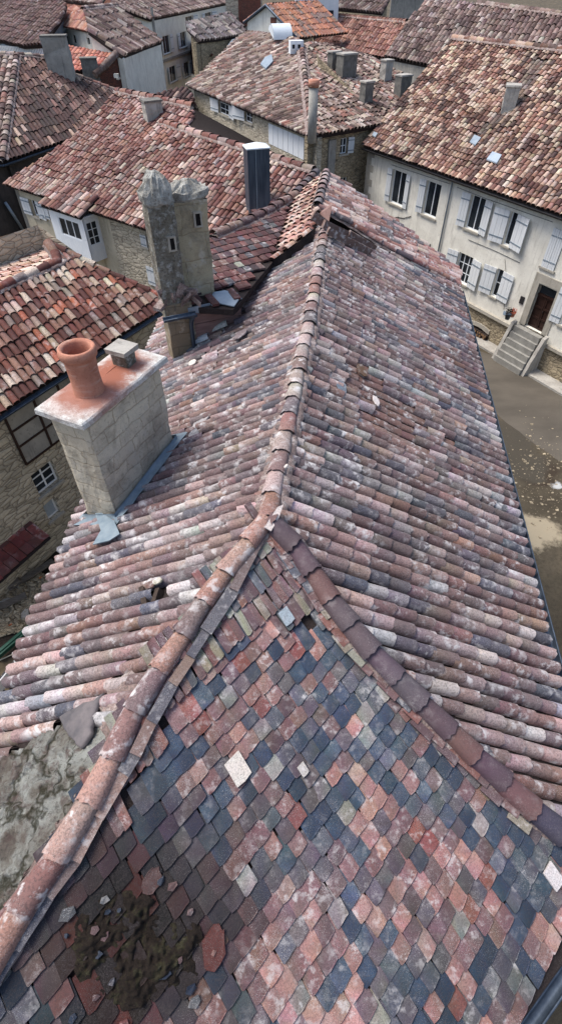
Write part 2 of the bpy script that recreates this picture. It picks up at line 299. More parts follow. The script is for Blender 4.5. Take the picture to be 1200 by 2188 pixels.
PDR = pal(((92, 48, 48), 6), ((104, 58, 54), 4), ((74, 54, 58), 3), ((78, 78, 84), 1.4), ((118, 84, 78), 1), ((146, 148, 136), .3), sat=.8)
def pick(P, br=.12):
    c = random.choices(P[0], P[1])[0]; k = 1+random.uniform(-br, br); return (c[0]*k, c[1]*k*random.uniform(.97, 1.03), c[2]*k*random.uniform(.97, 1.03))
DECK = lin((36, 28, 26))

# ------------------------------------------------------------------ tiled slopes
class Slope:
    """a flat roof plane with a frame: U across, V down the slope, N up"""
    def __init__(s, pl, P3, vdir=None):
        s.pl = pl; s.N = pl.n; s.O = P3[0]
        d = A3(s.N[0], s.N[1], 0) if vdir is None else vdir
        d = d-s.N*np.dot(d, s.N); s.V = nrm(d); s.U = np.cross(s.V, s.N); s.P3 = P3
        s.poly = [s.uv(p) for p in P3]
    def uv(s, p): d = p-s.O; return (float(d@s.U), float(d@s.V))
    def at(s, u, v, h=0.): return s.O+s.U*u+s.V*v+s.N*h
    def px(s, x, y): return s.uv(s.pl.hit(x, y))
def spans(poly, u):
    xs = []
    n = len(poly)
    for i in range(n):
        a, b = poly[i], poly[(i+1) % n]
        if (a[0] <= u) != (b[0] <= u): xs.append(a[1]+(b[1]-a[1])*(u-a[0])/(b[0]-a[0]))
    xs.sort(); return [(xs[i], xs[i+1]) for i in range(0, len(xs)-1, 2)]
def inside(poly, p):
    r = False; n = len(poly)
    for i in range(n):
        a, b = poly[i], poly[(i+1) % n]
        if (a[0] <= p[0]) != (b[0] <= p[0]) and p[1] < a[1]+(b[1]-a[1])*(p[0]-a[0])/(b[0]-a[0]): r = not r
    return r
def deck(mb, S, th=.1, col=DECK, holes=()):
    mb.prism([p for p in S.P3], -S.N*th, col)
def tile_geo(mb, S, u, v1, ln, r1, r0, hh, lift, col, seg, rings, yaw=0., crack=0., base=.012, c2=None):
    V = []; CC = []
    for k in range(rings):
        f = k/(rings-1); r = r0+(r1-r0)*f; v = v1-ln*(1-f); du = u+yaw*(f-.5)
        for i in range(seg+1):
            a = math.pi*(1-i/seg); ca, sa = math.cos(a), math.sin(a)
            e = crack*nz(u*9+i*.9, v1*7, k) if k == rings-1 else 0
            V.append(S.at(du+r*ca, v+e, base+r*hh*sa**.85+lift*f)); CC.append(tuple(x+(y-x)*f for x, y in zip(c2, col)) if c2 else col)
    i0 = mb.pts(V, CC); w_ = seg+1
    for k in range(rings-1):
        for i in range(seg): a = i0+k*w_+i; mb.face((a, a+w_, a+w_+1, a+1), 0, True)
    dk = tuple(x*.75 for x in col); th = .010 if seg > 4 else .02
    L = V[(rings-1)*w_:]; cen = S.at(u+yaw*.5, v1, base+lift)
    inn = [p+(cen-p)*min(.35, th/r1) for p in L]; j0 = mb.pts(L+inn, dk)
    for i in range(seg): mb.face((j0+i, j0+w_+i, j0+w_+i+1, j0+i+1), 0)
def canal(mb, S, sp, ex, P, seg=6, rings=3, hh=.8, jit=1., mod=None, over_=.06, wr=.5, patch=.35, sag=.02, th=.1, lf=.03, tp=.9, blend=.0):
    deck(mb, S, th); us = [p[0] for p in S.poly]; u = min(us)+sp*.5; row = 0
    while u < max(us):
        for (a, b) in spans(S.poly, u):
            if b-a < ex*.3: continue
            v = b+over_+random.uniform(-.025, .03)*jit; prev = None; ph = random.uniform(0, 100)
            while v > a+ex*.25:
                e = ex*random.uniform(.9, 1.1); ln = min(e*1.16, v-a+.02)
                md = mod(u, v-ln*.5) if mod else None
                if md == 'skip': v -= e; prev = None; continue
                col = pick(P)
                if prev and random.random() < .12: col = prev
                elif prev and blend: kb = blend*random.random(); col = tuple(x+(y-x)*kb for x, y in zip(col, prev))
                prev = col; g = 1+patch*nz(u*.55, v*.55, ph*.0+3.3)+.12*nz(u*2, v*2); col = tuple(x*g for x in col)
                hs, cc = 1., None
                if isinstance(md, tuple): hs, cc, amt = md; col = tuple(x+(y-x)*amt for x, y in zip(col, cc))
                du = (.05*nz(v*.7, row*.13, 5)+.016*nz(v*2.1, row*2.7))*jit
                r1 = sp*(wr+.02)*random.uniform(.96, 1.04); r0 = r1*tp
                lift = lf*hs+random.uniform(0, .012)*jit; base = .01+sag*nz(u*.8, v*.8, 9)+.012*nz(u*3, v*3)
                c2 = tuple(x*random.uniform(.85, 1.12) for x in col)
                tile_geo(mb, S, u+du, v, ln, r1, r0, hh*hs, lift, col, seg, rings, random.uniform(-.018, .018)*jit, .035*jit, base, c2)
                v -= e
        u += sp; row += 1
def flat_tiles(mb, S, a, b, e1, P, ln=1.7, mod=None, thick=.016, wmul=1.01):
    """flat clay plates on the skew lattice a,b ; e1 = direction of their long edges"""
    us = [p[0] for p in S.poly]; vs_ = [p[1] for p in S.poly]
    cu, cv = (min(us)+max(us))/2, (min(vs_)+max(vs_))/2; R = 56
    e1 = np.array(e1)/math.hypot(*e1)
    for i in range(-R, R+1):
        for j in range(-R, R+1):
            u = cu+a[0]*i+b[0]*j; v = cv+a[1]*i+b[1]*j
            u += .02*nz(i*.3, j*.3, 1)+random.uniform(-.012, .012); v += .03*nz(i*.25, j*.25, 4)+random.uniform(-.014, .014)
            if not inside(S.poly, (u, v)): continue
            md = mod(u, v) if mod else None
            if md == 'skip': continue
            col = pick(P[0] if nz(u*.75+4, v*.75, 6)+.35*nz(u*2.2, v*2.2, 2)+random.gauss(0, .22) > -.02 else P[1]) if isinstance(P, list) else pick(P); g = 1+.3*nz(u*.7, v*.7, 3)+.2*nz(u*2.5, v*2.5, 7)
            if isinstance(md, tuple): col = tuple(x+(y-x)*md[2] for x, y in zip(col, md[1]))
            col = tuple(x*g for x in col)
            L = math.hypot(*a)*ln*random.uniform(.95, 1.06); bb = np.array(b)*wmul*random.uniform(.93, 1.03); r = random.uniform(-.035, .035)
            ee = np.array((e1[0]*math.cos(r)-e1[1]*math.sin(r), e1[0]*math.sin(r)+e1[1]*math.cos(r)))
            # outline: upper edge, down the side, lower edge with rounded corners
            T = np.array((u, v)); pts = []; k1 = random.uniform(.0, .06); k2 = random.uniform(.0, .10)
            for (s_, f) in ((0, 0), (-.01, .5), (0, .97), (.045, 1.01), (.35, 1+k2*.25), (.75, 1-k1*.3), (.96, .985), (1, .95), (1.01, .5), (1, 0)):
                q = T+ee*L*(f-1)+bb*(s_-.5)+np.array((random.uniform(-.004, .004), random.uniform(-.004, .004)))
                tilt = .006+.024*f+.007*(1-(2*s_-1)**2)*1.0; pts.append((q, tilt))
            top = [S.at(q[0], q[1], h+thick+.015*nz(u*1.5, v*1.5, 8)+.01) for q, h in pts]; bot = [S.at(q[0], q[1], h-.004) for q, h in pts]
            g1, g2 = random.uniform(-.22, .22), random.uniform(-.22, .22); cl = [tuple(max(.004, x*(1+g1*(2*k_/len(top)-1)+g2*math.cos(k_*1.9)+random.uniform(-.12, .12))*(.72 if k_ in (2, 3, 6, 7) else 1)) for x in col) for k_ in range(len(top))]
            i0 = mb.pts(top, cl); n = len(top); mb.face(range(i0, i0+n), 0)
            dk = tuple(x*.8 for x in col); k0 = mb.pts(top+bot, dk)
            for k in range(n):
                m_ = (k+1) % n; mb.face((k0+m_, k0+k, k0+n+k, k0+n+m_), 0)
def caps_line(name, parent, P, r, ex, palette, up=A3(0, 0, 1), mat='tile_near', seg=10, mortar=True, hh=.95, mw=1.35, lift=.03, mh=.62):
    """overlapping half-round caps along polyline P (from the high end to the low end)"""
    mb = MB(); P = [np.asarray(p, float) for p in P]
    D = [0.]
    for a, b in zip(P, P[1:]): D.append(D[-1]+np.linalg.norm(b-a))
    def at(s_):
        s_ = max(0, min(D[-1], s_))
        for k in range(len(P)-1):
            if s_ <= D[k+1]+1e-9: f = (s_-D[k])/(D[k+1]-D[k]); return P[k]*(1-f)+P[k+1]*f
        return P[-1]
    s_ = D[-1]
    while s_ > .05:
        e = ex*random.uniform(.9, 1.1); s0 = max(0, s_-e*1.12); a, b = at(s0), at(s_); d = nrm(b-a); side = nrm(np.cross(d, up)); n = np.cross(side, d)
        class Q: pass
        q = Q(); q.O = a; q.U = side; q.V = d; q.N = n; q.at = lambda u, v, h, q=q: q.O+q.U*u+q.V*v+q.N*h
        rr = r*random.uniform(.95, 1.05); col = pick(palette)
        tile_geo(mb, q, random.uniform(-.01, .01), float(np.linalg.norm(b-a)), float(np.linalg.norm(b-a)), rr, rr*.84, hh, lift, col, seg, 4, random.uniform(-.02, .02), .03, 0., tuple(x*random.uniform(.85, 1.1) for x in col)); s_ -= e
    o = mb.build(name, mat, parent)
    if mortar:
        mb = MB(); n = max(6, int(D[-1]/.08)); prev = None
        for k in range(n+1):
            s0 = D[-1]*k/n; c = at(s0); d = nrm(at(min(D[-1], s0+.05))-at(max(0, s0-.05))); side = nrm(np.cross(d, up)); nn = np.cross(side, d); ring = []
            for i in range(9):
                a = math.pi*i/8; wob = 1+.22*nz(s0*6, i*1.7, 2); ring.append(c+side*(r*mw*wob*math.cos(a))+nn*(r*mh*math.sin(a)*wob-.05))
            i0 = mb.pts(ring, DECK)
            if prev is not None:
                for i in range(8): mb.face((prev+i, i0+i, i0+i+1, prev+i+1), 0, True)
            prev = i0
        mb.build('mortar_bed', 'mortar', o)
    return o

# ------------------------------------------------------------------ walls and windows
class WF:
    def __init__(s, a, b, inset=0.):
        s.a = a.copy(); s.t = nrm((b-a)*A3(1, 1, 0)); s.n = A3(s.t[1], -s.t[0], 0); s.len = float(np.linalg.norm((b-a)[:2]))
        if np.dot(s.n, -a) < 0: s.n = -s.n
        s.a = s.a-s.n*inset
    def uz(s, x, y): r = ray(x, y); p = r*(np.dot(s.a, s.n)/np.dot(r, s.n)); return float((p-s.a)@s.t), float(p[2])
    def pt(s, u, z, off=0.): p = s.a+s.t*u+s.n*off; return A3(p[0], p[1], z)
    def rect(s, tl, br):
        u0, z1 = s.uz(*tl); u1, z0 = s.uz(*br); return (min(u0, u1), max(u0, u1), min(z0, z1), max(z0, z1))
def wall(parent, wf, u0, u1, z0, z1, ops=(), mat='plaster', thick=.35, name='wall'):
    mb = MB(); us = sorted({u0, u1, *[o[0] for o in ops], *[o[1] for o in ops]}); zs = sorted({z0, z1, *[o[2] for o in ops], *[o[3] for o in ops]})
    us = [u for u in us if u0 <= u <= u1]; zs = [z for z in zs if z0 <= z <= z1]
    for a, b in zip(us, us[1:]):
        for c, d in zip(zs, zs[1:]):
            m = ((a+b)/2, (c+d)/2)
            if any(o[0] < m[0] < o[1] and o[2] < m[1] < o[3] for o in ops): continue
            for off, rev in ((0, 1), (-thick, 0)):
                P = [wf.pt(a, c, off), wf.pt(b, c, off), wf.pt(b, d, off), wf.pt(a, d, off)]; mb.poly(P if rev else P[::-1])
    for (a, b, c, d) in list(ops)+[(u0, u1, z0, z1)]:
        for (p, q) in (((a, c), (b, c)), ((b, c), (b, d)), ((b, d), (a, d)), ((a, d), (a, c))):
            mb.poly([wf.pt(*p, 0), wf.pt(*q, 0), wf.pt(*q, -thick), wf.pt(*p, -thick)])
    return mb.build(name, mat, parent)
def wbox(mb, wf, u0, u1, z0, z1, o0, o1, jit=0, col=(.5, .5, .5)):
    c = (wf.pt(u0, z0, o0)+wf.pt(u1, z1, o1))/2; mb.box(c, wf.t*(u1-u0)/2, wf.n*(o1-o0)/2, A3(0, 0, (z1-z0)/2), col, 0, jit)
def shutter(parent, wf, u0, u1, z0, z1, off=.03, hinge=0, ang=None):
    # boards and two straps, hung from the window side and standing a little off the wall
    rs = random.Random(int(abs(u0*371+z0*97)*10)); al = math.radians(rs.uniform(2, 15)) if hinge else 0.; w_ = u1-u0; n = 3
    d = (wf.t*hinge*math.cos(al)+wf.n*math.sin(al)) if hinge else wf.t; nn = A3(-d[1], d[0], 0); nn = nn if nn@wf.n > 0 else -nn
    o = wf.pt(u0 if hinge >= 0 else u1, 0, off); g_ = rs.uniform(.86, 1.0); mb = MB()
    def bx(a, b, c, e, f0, f1): mb.box(A3(0, 0, (c+e)/2)+o*A3(1, 1, 0)+d*(a+b)/2+nn*(f0+f1)/2, d*(b-a)/2, nn*(f1-f0)/2, A3(0, 0, (e-c)/2))
    for i in range(n): bx(i*w_/n+.008, (i+1)*w_/n-.008, z0, z1, 0, .035)
    bx(.01, w_-.01, z0+.01, z1-.01, -.012, .012); ob = mb.build('shutter', 'shutter_paint', parent)
    for f in (.18, .82): mb = MB(); z = z0+(z1-z0)*f; bx(-.03 if hinge else .02, w_-.03, z-.03, z+.03, .036, .05); mb.build('hinge_strap', 'zinc', ob)
    return ob
def window(parent, wf, op, nx=2, ny=1, sh='', shw=None, frame='white_paint', glass='glass_dark', sill=True, fw=.06, bar=.03, depth=.14, surround=None, shcover=False):
    u0, u1, z0, z1 = op; mb = MB(); d0, d1 = -depth-.05, -depth
    wbox(mb, wf, u0, u0+fw, z0, z1, d0, d1); wbox(mb, wf, u1-fw, u1, z0, z1, d0, d1); wbox(mb, wf, u0+fw, u1-fw, z0, z0+fw, d0, d1); wbox(mb, wf, u0+fw, u1-fw, z1-fw, z1, d0, d1)
    for i in range(1, nx): u = u0+(u1-u0)*i/nx; wbox(mb, wf, u-bar, u+bar, z0+fw, z1-fw, d0+.01, d1-.004)
    for j in range(1, ny): z = z0+(z1-z0)*j/ny; wbox(mb, wf, u0+fw, u1-fw, z-bar*.7, z+bar*.7, d0+.012, d1-.008)
    o = mb.build('window', frame, parent)
    mb = MB(); wbox(mb, wf, u0+.01, u1-.01, z0+.01, z1-.01, d0+.005, d0+.025); mb.build('pane', glass, o)
    if sill: mb = MB(); wbox(mb, wf, u0-.1, u1+.1, z0-.1, z0-.002, -.12, .09); mb.build('sill', 'stone_trim', o)
    W_ = shw or (u1-u0)*.5
    if 'L' in sh: shutter(parent, wf, u0-W_-.03, u0-.03, z0, z1, hinge=-1)
    if 'R' in sh: shutter(parent, wf, u1+.03, u1+.03+W_, z0, z1, hinge=1)
    if 'C' in sh: shutter(parent, wf, u0, (u0+u1)/2-.004, z0, z1); shutter(parent, wf, (u0+u1)/2+.004, u1, z0, z1)
    return o
def skirt(parent, P3, zb, skip=(), mat='plaster_grey', drop=.12, name='wall'):
    mb = MB(); n = len(P3)
    for i in range(n):
        if i in skip: continue
        a, b = P3[i], P3[(i+1) % n]; mb.poly([A3(a[0], a[1], zb), A3(b[0], b[1], zb), b-A3(0, 0, drop), a-A3(0, 0, drop)])
    return mb.build(name, mat, parent)
def shrink(P3, pl, d, zoff=-.1):
    c = sum(P3)/len(P3); out = []
    for p in P3:
        q = p-c; l = np.linalg.norm(q[:2]); q = c+q*(1-d/max(l, .1)); out.append(pl.drop(q, zoff))
    return out
def gutter(parent, a, b, r=.07, mat='zinc', out_=A3(0, 0, 0)):
    mb = MB(); d = nrm(b-a); side = nrm(np.cross(d, A3(0, 0, 1))); n = int(np.linalg.norm(b-a)/.6)+1; seg = 7
    for (rr, flip) in ((r, 0), (r-.012, 1)):
        i0 = None
        for k in range(n+1):
            c = a+(b-a)*k/n+A3(0, 0, .012*nz(k*.7, 1))+out_; i1 = mb.pts([c+side*(rr*math.cos(t))-A3(0, 0, rr*math.sin(t)) for t in [math.pi*i/seg for i in range(seg+1)]])
            if i0 is not None:
                for i in range(seg): f = (i0+i, i0+i+1, i1+i+1, i1+i); mb.face(f if flip else f[::-1], 0, True)
            i0 = i1
    L = [a+(b-a)*k/n+A3(0, 0, .004)+out_+side*r for k in range(n+1)]; mb.tube(L, .012, seg=5); L = [p-side*2*r for p in L]; mb.tube(L, .012, seg=5)
    return mb.build('gutter', mat, parent)
def stack(parent, c, w1, w2, h, yaw=0., mat='concrete', cap=True, name='chimney', capmat='concrete_dark', rough_=.02, below=.8, ax=None):
    """small masonry chimney: shaft with slightly rough faces and a slab"""
    mb = MB(); a = (A3(math.cos(yaw), math.sin(yaw), 0) if ax is None else ax); b = A3(-a[1], a[0], 0); prev = None; n = 6
    for k in range(n+1):
        z = -below+(h+below)*k/n; ring = []
        for (i, j) in ((-1, -1), (1, -1), (1, 1), (-1, 1)): ring.append(c+a*i*w1/2+b*j*w2/2+A3(random.uniform(-1, 1)*rough_, random.uniform(-1, 1)*rough_, z))
        i0 = mb.pts(ring)
        if prev is not None:
            for i in range(4): j = (i+1) % 4; mb.face((prev+i, prev+j, i0+j, i0+i))
        prev = i0
    mb.face([prev+i for i in range(4)]); o = mb.build(name, mat, parent)
    if cap: mb = MB(); mb.box(c+A3(0, 0, h+.05), a*(w1/2+.05), b*(w2/2+.05), A3(0, 0, .045), jit=.012); mb.build('cap', capmat, o)
    return o
# ================================================================== the near house
A = PZ(570, 1120, -4.5); B = PZ(695, 485, -4.5); RD = nrm(B-A)
def mainplane(side, pitch):
    h = A3(RD[1], -RD[0], 0)*side; p = math.radians(pitch); return Plane(A, np.cross(RD, h*math.cos(p)+A3(0, 0, -math.sin(p))))
PLR, PLL = mainplane(1, 27), mainplane(-1, 27); PLF = Plane(A, A3(0.22018, -0.30764, 0.92568))
def meet(p1, p2, q1, q2):                                      # crossing of two lines in plan, height from the first
    d1, d2 = (p2-p1)[:2], (q2-q1)[:2]; k = np.linalg.solve(np.array([d1, -d2]).T, (q1-p1)[:2]); return p1+(p2-p1)*k[0]
hipR = [(612, 1150), (650, 1208), (700, 1288), (765, 1375), (860, 1475), (960, 1575), (1080, 1690), (1190, 1785)]
hipL = [(535, 1165), (470, 1250), (400, 1360), (300, 1512), (245, 1630), (170, 1770), (60, 1945), (-30, 2090)]
eR1, eR2 = PLR.hit(975, 620), PLR.hit(1190, 1500); eL1, eL2 = PLL.hit(345, 690), PLL.hit(75, 1340)
ft = nrm(A3(-.51, -.39, 0)); eF = PLF.hit(1155, 2124)
house = thing('near_house', 'big foreground house under the long hipped tile roof with pale mortared ridge', 'house', tuple(A3(0, 6, GZ)))
cR = meet(PLR.hit(*hipR[-2]), PLR.hit(*hipR[-1]), eR1, eR2); cL = meet(PLL.hit(*hipL[-2]), PLL.hit(*hipL[-1]), eL1, eL2)
# right slope
polyR = [A, B]+[eR1-(eR2-eR1)*.02, cR]+[PLR.hit(*p) for p in hipR[::-1]]
SR = Slope(PLR, polyR, vdir=(PLR.hit(820, 1150)-PLR.hit(640, 1078)))
bare = [SR.px(*p) for p in ((738, 775), (785, 792), (880, 885), (965, 955), (905, 985), (760, 905), (738, 850))]
BR = lin((112, 84, 76))
def modR(u, v):
    if inside(bare, (u, v)) and nz(u*2.5, v*1.2, 2) > -.22: return (.38, BR, .8)
    return None
mb = MB(); canal(mb, SR, .198, .29, PM, 8, 3, 1.3, .8, modR, .05, .395, .22, .02, .1, .012, .95, .7); mb.build('roof', 'tile_near', house)
# left slope
polyL = [B, A]+[PLL.hit(*p) for p in hipL]+[cL, eL1+(eL1-eL2)*.01]
SL = Slope(PLL, polyL, vdir=(PLL.hit(80, 1335)-PLL.hit(430, 1228)))
hole = [SL.px(*p) for p in ((312, 1262), (346, 1268), (334, 1302), (318, 1304))]
slabs = [SL.px(*p) for p in ((-60, 1660), (60, 1600), (150, 1545), (230, 1560), (265, 1600), (225, 1700), (120, 1880), (40, 2030), (-60, 2200))]
rough1 = [SL.px(*p) for p in ((405, 790), (480, 700), (540, 660), (560, 700), (470, 800), (430, 830))]
rough2 = [SL.px(*p) for p in ((400, 900), (450, 880), (460, 930), (400, 990))]
def modL(u, v):
    if inside(hole, (u, v+.12)) or inside(slabs, (u, v)): return 'skip'
    if inside(rough1, (u, v)) or inside(rough2, (u, v)): return (.55, BR, .5) if nz(u*3, v*3) > -.1 else None
    return None
mb = MB(); canal(mb, SL, .180, .28, PM, 8, 3, 1.3, .95, modL, .05, .395, .22, .03, .1, .012, .95, .7)
o = mb.build('roof', 'tile_near', house)
mb = MB(); P = [SL.at(u, v, .018) for u, v in hole]; mb.poly(P); mb.build('hole', 'soot_and_dark', house)  # flat black sheet on the deck, painting the dark inside the hole
mb = MB()
for p, q, wd in (((312, 1262), (320, 1304), .035), ((348, 1266), (336, 1304), .03)):
    a, b = SL.at(*SL.px(*p), .05), SL.at(*SL.px(*q), .05); d = nrm(b-a); mb.box((a+b)/2, d*np.linalg.norm(b-a)/2, np.cross(SL.N, d)*wd, SL.N*.05, jit=.006)
mb.build('rafter', 'bark', house)
# front slope : flat plates on a skew lattice
eFr = meet(PLF.hit(*hipR[-2]), PLF.hit(*hipR[-1]), eF, eF+ft); eFl = PLF.drop(eF+ft*6.2)
polyF = [A]+[PLF.hit(*p) for p in hipR]+[eFr, eFl]+[PLF.hit(*p) for p in hipL[::-1]]
SF = Slope(PLF, polyF)
def fv(p, v): a = SF.px(p[0]+v[0]/2, p[1]+v[1]/2); b = SF.px(p[0]-v[0]/2, p[1]-v[1]/2); return (a[0]-b[0], a[1]-b[1])
la, lb, le = fv((780, 1750), (26, 25.5)), fv((780, 1750), (23, -30)), fv((780, 1750), (21, 33))
decay = [SF.px(*p) for p in ((150, 1900), (200, 1840), (300, 1800), (330, 1790), (420, 1835), (515, 1930), (520, 2010), (460, 2070), (420, 2140), (300, 2150), (200, 2110), (120, 2000))]
upper = [SF.px(*p) for p in ((570, 1120), (700, 1350), (640, 1375), (560, 1340), (480, 1400), (400, 1530), (330, 1650), (280, 1780), (200, 1800), (260, 1560), (400, 1330))]
core = [SF.px(*p) for p in ((150, 1990), (185, 1930), (240, 1900), (300, 1895), (350, 1930), (420, 1945), (445, 2040), (410, 2100), (340, 2130), (250, 2160), (180, 2110), (150, 2050))]
dc = np.array(SF.px(290, 2020))
def modF(u, v):
    d = math.hypot((u-dc[0]), (v-dc[1]))+.25*nz(u*2.5, v*2.5, 5)
    if inside(upper, (u, v)) and d > .62: return 'skip'
    if d < .38 and random.random() < .3: return 'skip'
    if d < 1.2: return (1, lin(random.choice(((18, 13, 12), (30, 20, 17), (60, 28, 24), (16, 14, 14)))), max(0, min(.98, 1.6-d*1.35)))
    return None
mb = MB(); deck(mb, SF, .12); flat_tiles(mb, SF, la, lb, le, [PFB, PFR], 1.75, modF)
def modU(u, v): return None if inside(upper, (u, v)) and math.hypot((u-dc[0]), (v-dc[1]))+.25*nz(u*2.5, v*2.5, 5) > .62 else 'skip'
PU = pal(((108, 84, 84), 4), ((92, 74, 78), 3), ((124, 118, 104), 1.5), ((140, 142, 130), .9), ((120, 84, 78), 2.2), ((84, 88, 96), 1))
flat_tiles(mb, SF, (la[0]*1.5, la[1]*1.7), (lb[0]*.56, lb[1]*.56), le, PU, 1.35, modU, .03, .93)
# odd plates: the white one, the broken blue-grey one
for (x, y, s_, c_) in ((521, 1668, 1.12, (206, 200, 190)), (650, 1655, .5, (180, 176, 170)), (1185, 1890, .9, (205, 200, 198)), (618, 1335, .8, (150, 164, 172))):
    p = np.array(SF.px(x, y)); bb = np.array(lb)*s_*.98; ee = np.array(le)*s_*1.35
    P = [SF.at(*q, .062) for q in (p-bb/2-ee, p+bb/2-ee, p+bb/2-ee*.05, p, p-bb/2-ee*.05)]; mb.prism(P[::-1], SF.N*.022, lin(c_))
mb.build('roof', 'tile_flat', house)
# decayed patch: heaps of dirt and moss on bare boards, broken plates round it
def lumps(parent, name, mat, S, poly, n, r, h, seed, hz=.02):
    random.seed(seed); mb = MB(); us = [p[0] for p in poly]; vs_ = [p[1] for p in poly]; k = 0
    G = 110; u0, u1, v0, v1 = min(us), max(us), min(vs_), max(vs_); idx = {}
    for i in range(G+1):
        for j in range(G+1):
            u = u0+(u1-u0)*i/G; v = v0+(v1-v0)*j/G
            if not inside(poly, (u, v)): continue
            dd = min(math.hypot(u-c[0], v-c[1]) for c in poly); hh = hz+h*min(1, dd/.15)*(.4+.9*nz(u*4, v*4, seed)+.6*nz(u*11, v*11, seed)+.4*nz(u*25, v*25, seed)); idx[(i, j)] = mb.pts([S.at(u, v, max(.012, hh))])
    for (i, j) in idx:
        if (i+1, j) in idx and (i+1, j+1) in idx and (i, j+1) in idx: mb.face((idx[(i, j)], idx[(i+1, j)], idx[(i+1, j+1)], idx[(i, j+1)]), 0, True)
    o = mb.build(name, mat, parent); return o
lumps(house, 'moss_heap', 'moss', SF, core, 0, 0, .085, 3, .026)
def shard(mb, S, px, py, r, col, h0=.03, th=.02, ar=1.6, ang=None, n=7, tilt=.0):
    c = S.px(px, py); a0 = random.uniform(0, 6.28) if ang is None else ang; P = []
    for i in range(n):
        t = 2*math.pi*i/n+random.uniform(-.25, .25); k_ = random.uniform(.85, 1.12); x, y = r*math.cos(t)*ar*k_, r*math.sin(t)*k_
        P.append(S.at(c[0]+x*math.cos(a0)-y*math.sin(a0), c[1]+x*math.sin(a0)+y*math.cos(a0), h0+tilt*x+random.uniform(0, .008)))
    mb.prism(P, S.N*th, col)
random.seed(21); mb = MB()
for (x, y, r, c_, a_) in ((455, 2020, .10, (84, 46, 42), .9), (325, 1880, .07, (74, 54, 52), .6)):
    shard(mb, SF, x, y, r, lin(c_), .055, .012, 1.5, a_, 16, random.uniform(-.04, .04))
for i in range(20):
    k = random.choice(core); x_ = k[0]+random.gauss(0, .14); y_ = k[1]+random.gauss(0, .14); r = random.uniform(.015, .05); P = [SF.at(x_+r*math.cos(t)*1.4*random.uniform(.6, 1.2), y_+r*math.sin(t)*random.uniform(.6, 1.2), .05+random.uniform(0, .02)) for t in [6.28*q/5 for q in range(5)]]; mb.prism(P, SF.N*.015, tuple(k_*.6 for k_ in pick(PF)))
build_each(mb, 'broken_tile', 'tile_flat', house)
# patch of cement and stone slabs low on the left slope
mb = MB(); random.seed(5)
lumps(house, 'cement_patch', 'worn_cement', SL, slabs, 0, 0, .065, 9, .05)
def slab_px(pts, S, h, th, mat, name, parent=house, sub=4, amp=.018):
    P = [S.px(*p) for p in pts]; Q = []
    for i in range(len(P)):
        a, b = P[i], P[(i+1) % len(P)]
        for k in range(sub): f = k/sub; u = a[0]+(b[0]-a[0])*f; v = a[1]+(b[1]-a[1])*f; Q.append((u+.05*nz(u*9, v*9, 1), v+.05*nz(u*9, v*9, 5)))
    cu = sum(q[0] for q in Q)/len(Q); cv = sum(q[1] for q in Q)/len(Q); mb = MB(); rings = []
    for f, hh in ((1., 0.), (1., th), (.93, th+.012), (.75, th+.018), (.6, th+.02), (.45, th+.021), (.3, th+.022), (.15, th+.022)):
        rings.append(mb.pts([S.at(cu+(u-cu)*f, cv+(v-cv)*f, h+hh+(amp*nz(u*5*f, v*5*f, 3)+amp*.8*nz((cu+(u-cu)*f)*14, (cv+(v-cv)*f)*14, 7))*(hh > 0)) for u, v in Q]))
    n = len(Q); c = mb.pts([S.at(cu, cv, h+th+.022)])
    for r0, r1 in zip(rings, rings[1:]):
        for i in range(n): j = (i+1) % n; mb.face((r0+i, r0+j, r1+j, r1+i), 0, True)
    for i in range(n): mb.face((rings[-1]+i, rings[-1]+(i+1) % n, c), 0, True)
    return mb.build(name, mat, parent)
slab_px(((235, 1500), (180, 1520), (145, 1545), (160, 1575), (195, 1608), (215, 1580), (225, 1540)), SL, .10, .03, 'slate_slab', 'stone_slab')
slab_px(((240, 1600), (215, 1650), (195, 1700), (160, 1760), (100, 1830), (50, 1910), (85, 1900), (150, 1790), (220, 1690), (262, 1612)), SL, .02, .07, 'mortar', 'mortar_fillet', amp=.08)
slab_px(((300, 1440), (250, 1470), (200, 1530), (240, 1590), (275, 1560), (320, 1480)), SL, -.01, .07, 'mortar', 'mortar_fillet', amp=.08)
# loose bits on the left slope
mb = MB(); random.seed(8)
for (x, y, r, c_, h_) in ((520, 725, .2, (124, 112, 114), .1), (418, 785, .11, (214, 206, 196), .1), (430, 845, .13, (96, 70, 62), .08), (435, 905, .2, (170, 168, 168), .06), (420, 935, .13, (140, 140, 144), .06), (545, 600, .18, (150, 128, 112), .12), (560, 610, .12, (84, 78, 78), .16), (400, 955, .14, (120, 122, 126), .05), (335, 1258, .1, (104, 78, 70), .1), (350, 1255, .07, (160, 158, 140), .11), (470, 712, .09, (120, 100, 92), .09), (620, 1010, .03, (205, 198, 190), .1)):
    shard(mb, SL, x, y, r*.8, lin(c_), h_, .02, 1.3, None, 7, random.uniform(-.12, .12))
for (x, y, c_) in ((495, 682, (198, 200, 192)), (475, 710, (170, 176, 168)), (435, 738, (176, 188, 194)), (578, 572, (140, 150, 140))):
    u, v = SL.px(x, y); tile_geo(mb, SL, u, v+.2, .42, .12, .10, .8, .02, lin(c_), 8, 3, .03, .03, .12)
build_each(mb, 'loose_tile', 'tile_near', house)
# loose bits on the right slope
mb = MB(); random.seed(4)
for (x, y, r, c_) in ((722, 838, .10, (110, 122, 134)), (795, 866, .07, (215, 208, 202)), (765, 800, .10, (96, 74, 56))): shard(mb, SR, x, y, r, lin(c_), .10, .015, 1.9, .2, 7)
build_each(mb, 'loose_tile', 'tile_near', house)
